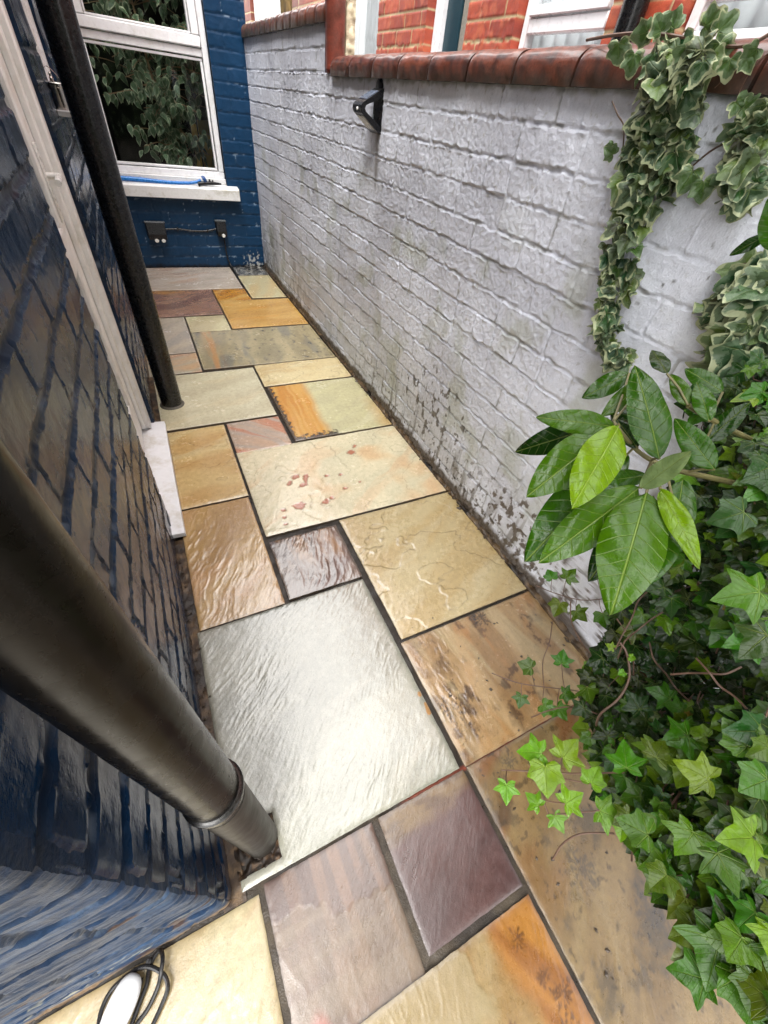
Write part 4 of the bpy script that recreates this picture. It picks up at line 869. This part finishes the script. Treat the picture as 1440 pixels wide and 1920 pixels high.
def laurel_template(wid, curl, sd, fold=.12, wav=.02):
    nL, nW = 28, 11; V = []; UVs = []; E = []
    for i in range(nL+1):
        t = i/nL; w = wid*(math.sin(math.pi*min(1, t**.82))**.72 if 0 < t < 1 else 0.001); w = max(w, .004)
        for j in range(nW):
            s = -1+2*j/(nW-1); x = s*w
            z = fold*abs(x)-curl*(t**2)*.5+wav*math.sin(t*13+sd+2*s)*abs(s)-.16*abs(s)**3*w+.012*float(pn(t*4+sd, s*2, sd))
            V.append((x, t-curl*.15*t*t, z)); UVs.append((x*.19/wid, t)); E.append(abs(s))
    f = [(i*nW+j, i*nW+j+1, (i+1)*nW+j+1, (i+1)*nW+j) for i in range(nL) for j in range(nW-1)]
    return np.array(V), f, np.array(E), np.array(UVs)
T_lau = [laurel_template(.17, c, i, fo) for i, (c, fo) in enumerate([(.15, .10), (.5, .15), (.3, .05), (.8, .2), (-.2, .12)])]
class Leaves:
    def __init__(s): s.V = []; s.F = []; s.E = []; s.U = []; s.T = []; s.n = 0
    def add(s, tmpl, pos, nrm, tip, size, tint, tw=1.0):
        v, f, e, uv = tmpl; nrm = np.array(nrm, float); nrm /= np.linalg.norm(nrm); tip = np.array(tip, float); tip = tip-nrm*np.dot(tip, nrm); tip /= np.linalg.norm(tip)+1e-9
        x = np.cross(tip, nrm); P = np.array(pos)+size*(v[:, :1]*x*tw+v[:, 1:2]*tip+v[:, 2:3]*nrm)
        s.V.append(P); s.F += [tuple(i+s.n for i in q) for q in f]; s.E.append(e); s.U.append(uv[:, :2]); s.T.append(np.tile(tint, (len(v), 1))); s.n += len(v)
    def build(s, name, mat, parent):
        return mesh_obj(name, np.concatenate(s.V), s.F, mat, parent, True, dict(edge=np.concatenate(s.E), tint=np.concatenate(s.T)), uv=np.concatenate(s.U))
def rv(): v = rng.normal(size=3); return v/np.linalg.norm(v)
def tintg(kind):
    k = rng.uniform()
    if kind == 'young': return lin(*(rng.uniform(104, 130), rng.uniform(152, 174), rng.uniform(16, 34)))*.62
    if kind == 'mid': return lin(76+rng.uniform(-16, 18), 118+rng.uniform(-18, 18), 12+rng.uniform(-8, 8))*.6
    if kind == 'dark': return lin(34+rng.uniform(-10, 14), 66+rng.uniform(-18, 20), 14+rng.uniform(-8, 8))*.62
def inpoly(x, y, poly):
    c = False; j = len(poly)-1
    for i in range(len(poly)):
        xi, yi = poly[i]; xj, yj = poly[j]
        if (yi > y) != (yj > y) and x < (xj-xi)*(y-yi)/(yj-yi)+xi: c = not c
        j = i
    return c
# ---- the big green ivy: a bush bulging out from the boundary wall, its front given by real distances from the viewpoint
ivy = empty('green_ivy', (1.0, .1, 0), 'large glossy dark green ivy bush spilling from the wall over the paving', 'ivy')
ivp = [(1150, 1150), (1200, 1080), (1260, 960), (1300, 830), (1290, 740), (1370, 690), (1480, 660), (1520, 1960), (1440, 1900), (1410, 1800), (1360, 1740), (1300, 1700), (1250, 1665), (1190, 1580), (1140, 1500), (1110, 1400), (1090, 1330), (1110, 1240)]
dpt = [(1150, 1180, 1.15), (1200, 1080, 1.12), (1290, 760, 1.12), (1400, 700, 1.02), (1440, 900, .82), (1300, 900, 1.0), (1250, 1100, .98), (1330, 1260, 1.12), (1440, 1180, .72), (1440, 1400, .72), (1300, 1420, .88), (1140, 1340, 1.12), (1130, 1430, 1.0), (1250, 1540, .88), (1400, 1560, .74), (1300, 1660, .84), (1420, 1760, .8), (1500, 1950, .8), (1200, 1250, 1.15)]
dpt = np.array(dpt)
def depth(x, y):
    w = 1/((dpt[:, 0]-x)**2+(dpt[:, 1]-y)**2+900)**1.5; return float((w*dpt[:, 2]).sum()/w.sum())
LV = Leaves(); stems = MB(); placed = []
def ivy_leaf(px, py, extra, kind, size=None, spread=.5):
    d = depth(px, py)+extra; p = at(px, py, d); dirc = -ray(px, py)
    nrm = .55*dirc+np.array([-.15, -.05, .55])+rv()*spread; tip = np.array([-.45, -.15, -.7])+rv()*.75
    size = size or rng.uniform(.034, .056); LV.add(T_ivy[rng.integers(5)], p, nrm, tip, size, tintg(kind), rng.uniform(.85, 1.1))
    q = Vector(p); w = Vector((.03+rng.uniform(0, .03), rng.uniform(-.02, .02), -rng.uniform(.0, .05))); m = q+w*.5+Vector((0, 0, -.008)); stems.tube([q, m, q+w], .0011, 4, False)
cnt = 0
while cnt < 1000:
    x, y = rng.uniform(1080, 1520), rng.uniform(640, 1960)
    if not inpoly(x, y, ivp): continue
    hollow = math.hypot((x-1340)/95, (y-1255)/60) < 1
    if hollow and rng.uniform() < .75: continue
    rad = .052/depth(x, y)
    if any((x-a)**2+(y-b)**2 < 14**2 for a, b in placed): continue
    placed.append((x, y)); cnt += 1
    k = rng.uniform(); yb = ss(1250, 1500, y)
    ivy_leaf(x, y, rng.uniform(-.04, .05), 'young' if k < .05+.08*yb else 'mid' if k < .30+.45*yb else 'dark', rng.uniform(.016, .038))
    if len(placed) > 330: placed = placed[-200:]
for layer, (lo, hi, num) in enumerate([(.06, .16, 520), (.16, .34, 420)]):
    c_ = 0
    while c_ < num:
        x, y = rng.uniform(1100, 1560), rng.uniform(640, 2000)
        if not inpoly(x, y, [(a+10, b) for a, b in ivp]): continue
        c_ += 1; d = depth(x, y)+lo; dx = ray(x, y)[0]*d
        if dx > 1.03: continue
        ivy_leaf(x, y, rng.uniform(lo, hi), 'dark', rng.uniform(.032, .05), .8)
# big foreground leaves
for (px, py, d, tx, ty, sz, k) in [(1425, 1110, .60, -1, .1, .060, 'mid'), (1438, 1190, .62, -.6, .6, .055, 'dark'), (1395, 960, .72, -.7, .3, .06, 'dark'), (1310, 1190-260, .9, -.4, .7, .05, 'dark'), (1175, 1440, .80, -.3, -1, .055, 'mid'), (1230, 1420, .80, .5, -.8, .05, 'mid'),
        (1330, 1460, .74, -.9, -.3, .055, 'young'), (1300, 1560, .74, -.5, .8, .055, 'mid'), (1215, 1565, .76, -.8, -.7, .055, 'mid'), (1345, 1600, .70, .2, 1, .05, 'mid'), (1290, 1380, .85, -.8, .2, .06, 'mid'), (1400, 1400, .70, -.5, -.6, .05, 'mid'),
        (1440, 1460, .66, -.9, .4, .05, 'mid'), (1250, 1640, .80, -.7, .6, .045, 'mid'), (1180, 1530, .82, -.8, .4, .04, 'mid'), (1300, 1700, .82, -.3, .9, .04, 'mid'), (1420, 1840, .78, -.3, 1, .05, 'mid'), (1200, 1330, 1.0, -.4, -.5, .055, 'dark'), (1110, 1340, 1.15, -.4, .6, .055, 'dark')]:
    p = at(px, py, d); dirc = -ray(px, py); tip = R[0]*tx+R[1]*ty
    LV.add(T_ivy[rng.integers(5)], p, dirc+rv()*.4+np.array([0, 0, .2]), tip, sz*.64, tintg(k))
# trailing sprigs: stem as list of (px,py,dist) and leaves
def sprig(stem, leaves, kind, mat_r=.0014):
    pts = spline([at(*q) for q in stem], 6); stems.tube(pts, mat_r, 6)
    for (px, py, d, tx, ty, sz) in leaves:
        p = at(px, py, d); dirc = -ray(px, py); tip = R[0]*tx+R[1]*ty
        LV.add(T_ivy[rng.integers(5)], p, dirc+rv()*.22+np.array([0, 0, .15]), tip, sz, tintg(kind))
        near = min(pts, key=lambda s_: (Vector(p)-s_).length); m = (Vector(p)+near)/2+Vector((0, 0, -.004)); stems.tube([near, m, Vector(p)], .0010, 5, False)
sprig([(1170, 1448, .86), (1110, 1450, .84), (1060, 1450, .82), (1000, 1446, .82), (940, 1444, .83)],
      [(1015, 1412, .80, -.75, -.1, .036), (1022, 1436, .79, .1, .9, .040), (1055, 1420, .79, .55, -.6, .036), (950, 1470, .80, -.1, .8, .026)], 'young')
sprig([(1020, 1440, .82), (1020, 1500, .83), (1035, 1540, .85)], [(1010, 1510, .82, -.6, -.5, .022), (1060, 1506, .82, .9, -.5, .030), (1040, 1530, .84, .4, .7, .022), (1125, 1520, .82, .7, .35, .032), (1108, 1470, .83, .3, -.8, .028)], 'young')
sprig([(1150, 1310, 1.2), (1080, 1295, 1.22), (1020, 1288, 1.24), (970, 1280, 1.25), (922, 1262, 1.26)],
      [(997, 1252, 1.22, -.3, -.1, .036), (1053, 1244, 1.22, .1, -.8, .036), (978, 1305, 1.23, -.2, .9, .030), (1018, 1322, 1.2, .7, .5, .034), (1045, 1325, 1.2, .5, .8, .034), (1056, 1300, 1.2, .7, .2, .03)], 'mid')
sprig([(1140, 1122, 1.28), (1090, 1125, 1.28), (1040, 1112, 1.29), (1005, 1098, 1.30)],
      [(1035, 1085, 1.26, -.3, -.8, .030), (1062, 1085, 1.25, .6, -.6, .036), (1050, 1130, 1.25, -.3, .7, .040), (1080, 1145, 1.25, .6, .6, .036), (1118, 1075, 1.26, -.2, -.7, .026), (1130, 1150, 1.22, .2, .7, .04)], 'mid')
sprig([(1020, 1290, 1.24), (1018, 1240, 1.28), (1030, 1205, 1.30), (1036, 1165, 1.32)], [], 'mid')
sprig([(1115, 1372, 1.05), (1125, 1340, 1.0), (1160, 1310, .98), (1180, 1270, .98), (1175, 1225, .98), (1163, 1205, .98)], [(1150, 1215, .97, -.5, -.3, .014), (1180, 1232, .97, .7, .2, .012), (1170, 1260, .97, -.8, .3, .012)], 'young', .0022)
sprig([(1420, 1800, .80), (1380, 1780, .80), (1330, 1745, .82), (1270, 1742, .83)], [(1310, 1745, .81, -.8, .1, .034), (1350, 1760, .80, -.3, .9, .05), (1295, 1790, .82, -.7, .2, .022), (1320, 1835, .82, -.8, -.2, .034), (1385, 1830, .8, .1, 1, .04)], 'mid')
for i in range(26):
    x, y = rng.uniform(1150, 1440), rng.uniform(1050, 1850)
    if not inpoly(x, y, ivp): continue
    d = depth(x, y); a = rng.uniform(0, 6.28); pts = []
    for k in range(5): a += rng.uniform(-.5, .5); x += 34*math.cos(a); y += 34*math.sin(a); pts.append(at(x, y, d+rng.uniform(-.02, .03)))
    stems.tube(spline(pts, 4), .0016, 5)
for i in range(22):     # a few yellowed and dead leaves caught in the bush
    x, y = rng.uniform(1150, 1440), rng.uniform(1000, 1850)
    if inpoly(x, y, ivp): LV.add(T_ivy[3], at(x, y, depth(x, y)), -ray(x, y)+rv()*.7, rv(), rng.uniform(.015, .035), lin(150, 128, 50)*.6 if i % 2 else lin(90, 62, 34)*.6)
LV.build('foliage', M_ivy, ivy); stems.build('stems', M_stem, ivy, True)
wb_ = MB().tube([(1.03, -.1, 0), (1.04, .0, .3), (1.05, .05, .8), (1.05, .1, 1.1)], [.02, .017, .014, .008], 8).tube([(1.0, -.25, 0), (1.03, -.3, .4), (1.04, -.2, .9)], [.018, .015, .008], 8).build('trunk', M_stem, ivy, True)

# ---- variegated ivy hanging over the coping
def strand(label, path, num, size, seed, thick=.03, group=None, extra_leaves=()):
    """path: (px, py, halfwidth px) on the wall plane, leaves hug the wall"""
    o = empty('variegated_ivy', tuple(on_x(path[0][0], path[0][1], 1.05)), label, 'ivy')
    L = Leaves(); st = MB(); P = np.array([p[:3] for p in path], float); seg = np.hypot(np.diff(P[:, 0]), np.diff(P[:, 1])); cum = np.concatenate([[0], np.cumsum(seg)])
    for i in range(num):
        t = rng.uniform(0, cum[-1]); x, y, w = (np.interp(t, cum, P[:, k]) for k in range(3)); a = rng.uniform(-1, 1)
        px, py = x+a*w, y+rng.uniform(-15, 15); X = WX-.012-thick*rng.uniform(.1, 1)*(1-.5*a*a)
        p = on_x(px, py, X)
        if p[2] > 1.40: p = on_x(px, py, WX-.035-thick*rng.uniform(.1, 1))
        nrm = np.array([-.8, -.25, .35])+rv()*.85; tip = np.array([-.05, .0, -1])+rv()*.75
        s = size*rng.uniform(.45, 1.15)*(.75+.4*min(1, w/70)); k = rng.uniform()
        tint = lin(52+rng.uniform(-14, 18), 80+rng.uniform(-12, 18), 44+rng.uniform(-10, 12))*.75 if k < .8 else lin(104, 128, 54)*.75
        L.add(T_var[rng.integers(5)], p, nrm, tip, s, tint, rng.uniform(.8, 1.1))
    for (px, py, X, tx, ty, s) in extra_leaves:
        p = on_x(px, py, X); L.add(T_var[rng.integers(5)], p, -ray(px, py)+rv()*.3, R[0]*tx+R[1]*ty, s*rng.uniform(.62, .9), lin(74, 104, 50)*.8)
    L.build('foliage', M_var, o)
    pts = spline([on_x(a_, b_, WX-.018) for a_, b_, _ in path], 6); st.tube(pts, .0022, 6); st.tube([p+Vector((-.004, .012*math.sin(i*.7), 0)) for i, p in enumerate(pts)], .0016, 5)
    return o, st
o1, st = strand('long strand of cream edged ivy hanging down the middle of the white wall', [(1290, 70, 50), (1268, 150, 56), (1250, 230, 58), (1225, 310, 54), (1195, 370, 40), (1168, 440, 36), (1160, 510, 32), (1135, 580, 24), (1150, 650, 24), (1165, 690, 14)], 215, .046, 1, .055,
    extra_leaves=[(1215, 60, 1.02, -.8, .5, .05), (1160, 80, 1.0, -.3, .9, .06), (1190, 100, 1.0, -.1, 1, .05), (1240, 60, 1.02, -.4, -.8, .05), (1265, 55, 1.04, -.6, -.6, .045), (1320, 50, 1.06, .5, -.5, .05), (1350, 80, 1.04, -.2, .9, .05), (1345, 60, 1.06, .6, -.6, .04), (1370, 110, 1.02, -.2, .8, .035), (1400, 110, 1.02, .2, .7, .035), (1420, 90, 1.02, -.6, .7, .04), (1300, 90, 1.0, -.5, .9, .05), (1380, 190, 1.03, .5, .6, .04), (1395, 200, 1.03, .9, .2, .035), (1320, 340, 1.03, .1, 1, .05), (1300, 320, 1.03, -.4, .8, .05), (1150, 290, 1.05, -.5, -.4, .03), (1150, 270, 1.05, -.3, .6, .03)])
st.tube(spline([on_x(q[0], q[1], q[2]) for q in [(1100, 75, 1.10), (1150, 66, 1.05), (1210, 62, 1.03), (1280, 70, 1.03), (1345, 85, 1.05), (1400, 85, 1.05), (1450, 60, 1.06)]], 6), .003, 6)
st.tube(spline([on_x(q[0], q[1], WX-.02) for q in [(1300, 310), (1330, 285), (1360, 268), (1380, 262)]], 6), .0018, 6)
st.tube(spline([on_x(q[0], q[1], 1.04) for q in [(1440, 100), (1410, 130), (1390, 165), (1380, 190)]], 6), .001, 5); st.tube(spline([on_x(q[0], q[1], 1.04) for q in [(1380, 125), (1360, 145), (1340, 165)]], 6), .001, 5)
st.tube(spline([on_x(q[0], q[1], WX-.02) for q in [(1148, 190), (1158, 215), (1170, 240), (1166, 300)]], 6), .0016, 5)
st.build('stems', M_stem, o1, True)
o2, st = strand('small tuft of cream edged ivy at the right edge high on the white wall', [(1450, 190, 30), (1415, 250, 40), (1400, 310, 42), (1405, 370, 26)], 42, .05, 2, .05)
st.build('stems', M_stem, o2, True)
o3, st = strand('dense clump of broad cream edged ivy leaves just above the green ivy', [(1450, 500, 30), (1415, 540, 50), (1385, 590, 52), (1390, 640, 46), (1400, 690, 40)], 95, .066, 3, .06)
st.tube(spline([on_x(q[0], q[1], WX-.02) for q in [(1375, 510), (1395, 495), (1440, 500)]], 6), .002, 6); st.build('stems', M_stem, o3, True)
# glossy leaf overhanging at the right edge
lf = Leaves(); 
# ---- laurel branch
lau = empty('laurel_shrub', tuple(at(1290, 880, .8)), 'laurel branch with large glossy bright green leaves in front of the white wall', 'shrub')
LL = Leaves()
# base px,py,dist  tip px,py,dist  width factor  tint
G1, G2, G3, GY, GP = lin(70, 112, 0)*.6, lin(50, 96, 0)*.6, lin(26, 60, 6)*.6, lin(126, 166, 8)*.62, lin(128, 150, 96)*.75
lvs = [((1152, 800, .66), (1020, 782, .62), 1.0, G1, 1, 0), ((1150, 790, .67), (958, 850, .66), .9, G3, 3, 0), ((1142, 808, .66), (1002, 920, .60), 1.3, G1, 0, 0), ((1160, 800, .64), (1085, 935, .56), 1.25, GY, 0, 0),
       ((1150, 880, .68), (1000, 1035, .60), 1.25, G2, 2, 0), ((1198, 915, .66), (1030, 1042, .58), 1.05, G1, 0, 0), ((1212, 925, .64), (1158, 1125, .55), 1.35, G1, 2, 0), ((1260, 930, .68), (1225, 1062, .60), 1.3, G2, 1, 0),
       ((1236, 860, .66), (1200, 688, .66), 1.15, G2, 2, 0), ((1238, 918, .64), (1312, 1030, .58), .8, GY, 3, 0), ((1202, 915, .64), (1288, 850, .60), 1.1, GP, 4, 0), ((1340, 880, .74), (1270, 790, .72), 1.2, G2, 1, 0),
       ((1180, 700, .74), (1098, 742, .72), 1.4, G2, 2, 0), ((1215, 715, .72), (1140, 770, .68), 1.2, G1, 1, 0), ((1195, 840, .68), (1150, 775, .70), 1.2, G3, 0, 0), ((1330, 790, .78), (1310, 710, .80), 1.2, G2, 1, 0),
       ((1290, 760, .80), (1262, 700, .80), 1.3, G1, 1, 0), ((1355, 735, .84), (1290, 690, .84), 1.4, G2, 2, 0), ((1212, 892, .70), (1140, 900, .66), 1.2, G2, 0, 0), ((1250, 700, .80), (1225, 650, .84), 1.2, G3, 2, 0), ((1320, 830, .84), (1400, 760, .84), 1.3, G3, 0, 0), ((1165, 815, .68), (1060, 840, .66), 1.1, G2, 1, 0), ((1175, 850, .70), (1090, 960, .66), 1.1, G2, 3, 0), ((1225, 930, .69), (1110, 1075, .64), 1.1, G3, 2, 0), ((1280, 900, .72), (1265, 1030, .68), 1.2, G2, 3, 0), ((1200, 830, .72), (1175, 730, .74), 1.2, G3, 1, 0), ((1440, 440, .70), (1372, 475, .70), 1.3, G3, 0, 0), ((1450, 470, .68), (1445, 380, .66), 1.3, G2, 0, 0)]
for i, (a, b, wf, tint, tm, _) in enumerate(lvs):
    A, B = at(*a), at(*b); L = np.linalg.norm(B-A); dirc = -ray((a[0]+b[0])/2, (a[1]+b[1])/2)
    T = T_lau[tm]; ax = (B-A)/L; nn = dirc+.2*rv()+np.array([0, 0, .25]); nn = nn-ax*np.dot(nn, ax); LL.add(T, A, nn, B-A, L*1.1, tint*rng.uniform(.95, 1.25), wf*.92)
LL.build('foliage', M_laurel, lau)
lb = MB(); br = [(1420, 830, .92), (1340, 790, .84), (1290, 760, .80)]; lb.tube(spline([at(*q) for q in br], 6), [.004]*13, 8)
br2 = [(1440, 920, .90), (1330, 895, .80), (1270, 882, .74), (1235, 870, .70), (1195, 845, .69), (1160, 805, .67), (1150, 790, .67)]; P2 = spline([at(*q) for q in br2], 6); lb.tube(P2, [.0048-.0026*i/len(P2) for i in range(len(P2))], 8)
allp = P2+spline([at(*q) for q in br], 6)
for (a, b, *_r) in lvs[:21]:
    A = Vector(at(*a)); q = min(allp, key=lambda s_: (A-s_).length)
    lb.tube([q, (A+q)/2+Vector((0, 0, .003)), A], .0018, 6)
lb.tube(spline([at(1440, 920, .90), (.93, .08, .7), (1.0, 0, .3), (1.02, -.02, 0)], 6), .008, 8)
lb.build('branches', plain('laurel_bark', (.11, .10, .035), .5, 60, .3), lau, True)
# ---- tree added out of view to shade near slabs, also mirrored in end window
gt = empty('added_shade_tree', (1.5, -3.0, 0), 'leafy tree added behind the viewer to shade the near slabs, mirrored in the end window', 'tree')
GL = Leaves(); gb = MB(); gb.tube(spline([(1.5, -3.0, 0), (1.45, -2.95, 1.2), (1.2, -2.8, 2.4), (.9, -2.7, 4.2)], 5), [.11-.0045*i for i in range(16)], 10)
T_gt = [make_template([(0, 0), (.2, .2), (.3, .5), (.18, .85), (0, 1.05)], (0, .45), fold=.25, droop=.4, wave=.04, sd=i+30, sub=1, rings=(0, 1.0)) for i in range(3)]
for i in range(74):
    a = rng.uniform(0, 6.28); rr = rng.uniform(.3, 2.0); c0 = Vector((.6+math.cos(a)*rr*1.0, -1.65+math.sin(a)*rr*.95, rng.uniform(2.6, 5.0))); b0 = Vector((1.45, -2.95, 1.2)).lerp(Vector((.9, -2.7, 4.2)), max(0, min(1, (c0.z-2.6)/2.5)))
    gb.tube(spline([b0, (b0+c0)/2+Vector((0, 0, .15)), c0], 4), [.03-.0025*k for k in range(9)], 6)
    for k in range(62):
        p = np.array(c0)+rng.normal(size=3)*np.array([.36, .36, .28]); GL.add(T_gt[rng.integers(3)], p, np.array([0, .3, .7])+rv()*.7, np.array([0, 0, -1])+rv(), rng.uniform(.10, .16), tintg('mid' if rng.uniform() < .5 else 'dark'))
GL.build('crown', M_fig, gt); gb.build('trunk', plain('tree_bark', (.09, .07, .05), .8, 30, .4, .5, .004), gt, True)
hg = empty('added_backdrop_hedge', (.6, -7.0, 0), 'dark hedge added unseen behind the viewer to darken the reflection in the end window', 'hedge')  # added out of view so the window mirrors dark leaves, not pale sky
def hgf(u, v): return .12*fbm(u*2, v*2, 4, 170)-.1, mix(lin(16, 26, 12), lin(30, 46, 18), ss(-.3, .3, fbm(u*8, v*8, 3, 171))), .7+0*u
skin('hedge_core', axis((-4, 5, .12)), axis((-.02, 3.4, .12)), hgf, (0, -7.0, 0), (-1, 0, 0), (0, 0, 1), (0, 1, 0), M_mortar, hg, skirt=.8, boxes=[((-4.9, -7.75, -.02), (3.9, -7.2, 3.3))])
HL = Leaves()
for i in range(2600): HL.add(T_gt[rng.integers(3)], (rng.uniform(-4.8, 3.8), -6.95+rng.uniform(-.12, .16), rng.uniform(.02, 3.45)), np.array([0, .8, .4])+rv()*.6, np.array([0, 0, -1])+rv(), rng.uniform(.07, .13), tintg('mid' if rng.uniform() < .35 else 'dark'))
HL.build('foliage', M_fig, hg)
# ---- weeping fig inside the end room
fig = empty('indoor_fig', (.5, 5.55, .4), 'variegated weeping fig standing indoors behind the end window', 'houseplant')
FL = Leaves(); fb = MB(); trunk = [(.50, 5.50, .62), (.47, 5.50, .9), (.40, 5.46, 1.2), (.36, 5.45, 1.6), (.34, 5.5, 2.1)]
tp = spline(trunk, 6); fb.tube(tp, [.018-.0006*i for i in range(len(tp))], 8); tp2 = spline([(.53, 5.50, .62), (.56, 5.48, .9), (.50, 5.42, 1.15), (.55, 5.4, 1.5)], 6); fb.tube(tp2, .010, 8)
for i in range(190):
    z = rng.uniform(.72, 2.2); base = (tp if rng.uniform() < .6 else tp2); b0 = min(base, key=lambda s_: abs(s_.z-z)); a = rng.uniform(0, 2*math.pi); Lb = rng.uniform(.10, .42) if z < 1.1 else rng.uniform(.2, .65)
    e = b0+Vector((math.cos(a)*Lb, math.sin(a)*Lb*.6-.06, rng.uniform(-.02, .12))); e.y = max(e.y, 5.08); m = (b0+e)/2+Vector((0, 0, .05)); sp = spline([b0, m, e], 5); fb.tube(sp, .0028, 5, False)
    for k in range(7):
        p = sp[rng.integers(3, len(sp))]+Vector(tuple(rng.normal(size=3)*.022)); FL.add(T_fig[rng.integers(3)], tuple(p), np.array([0, -.8, .35])+rv()*.6, np.array([0, -.1, -1])+rv()*.6, rng.uniform(.06, .095), lin(84, 112, 84)*.9*rng.uniform(.7, 1.2), 1.1)
FL.build('foliage', M_fig, fig); fb.build('trunk', plain('pale_fig_bark', (.26, .17, .09), .6), fig, True)
MB().lathe((.51, 5.5, .40), [(.09, 0), (.12, .01), (.15, .22), (.155, .23), (.14, .232)], 24).build('pot', plain('terracotta_pot', (.3, .12, .06), .6), fig, True)
yb = MB().box((.72, 5.6, .401), (.92, 5.64, 1.05), .004).box((.72, 5.9, .401), (.74, 6.2, 1.0)).build('yellow_chair', plain('mustard_paint', (.35, .24, .04), .5), None); tag(yb, 'mustard yellow furniture back seen dimly inside the end room', 'furniture')
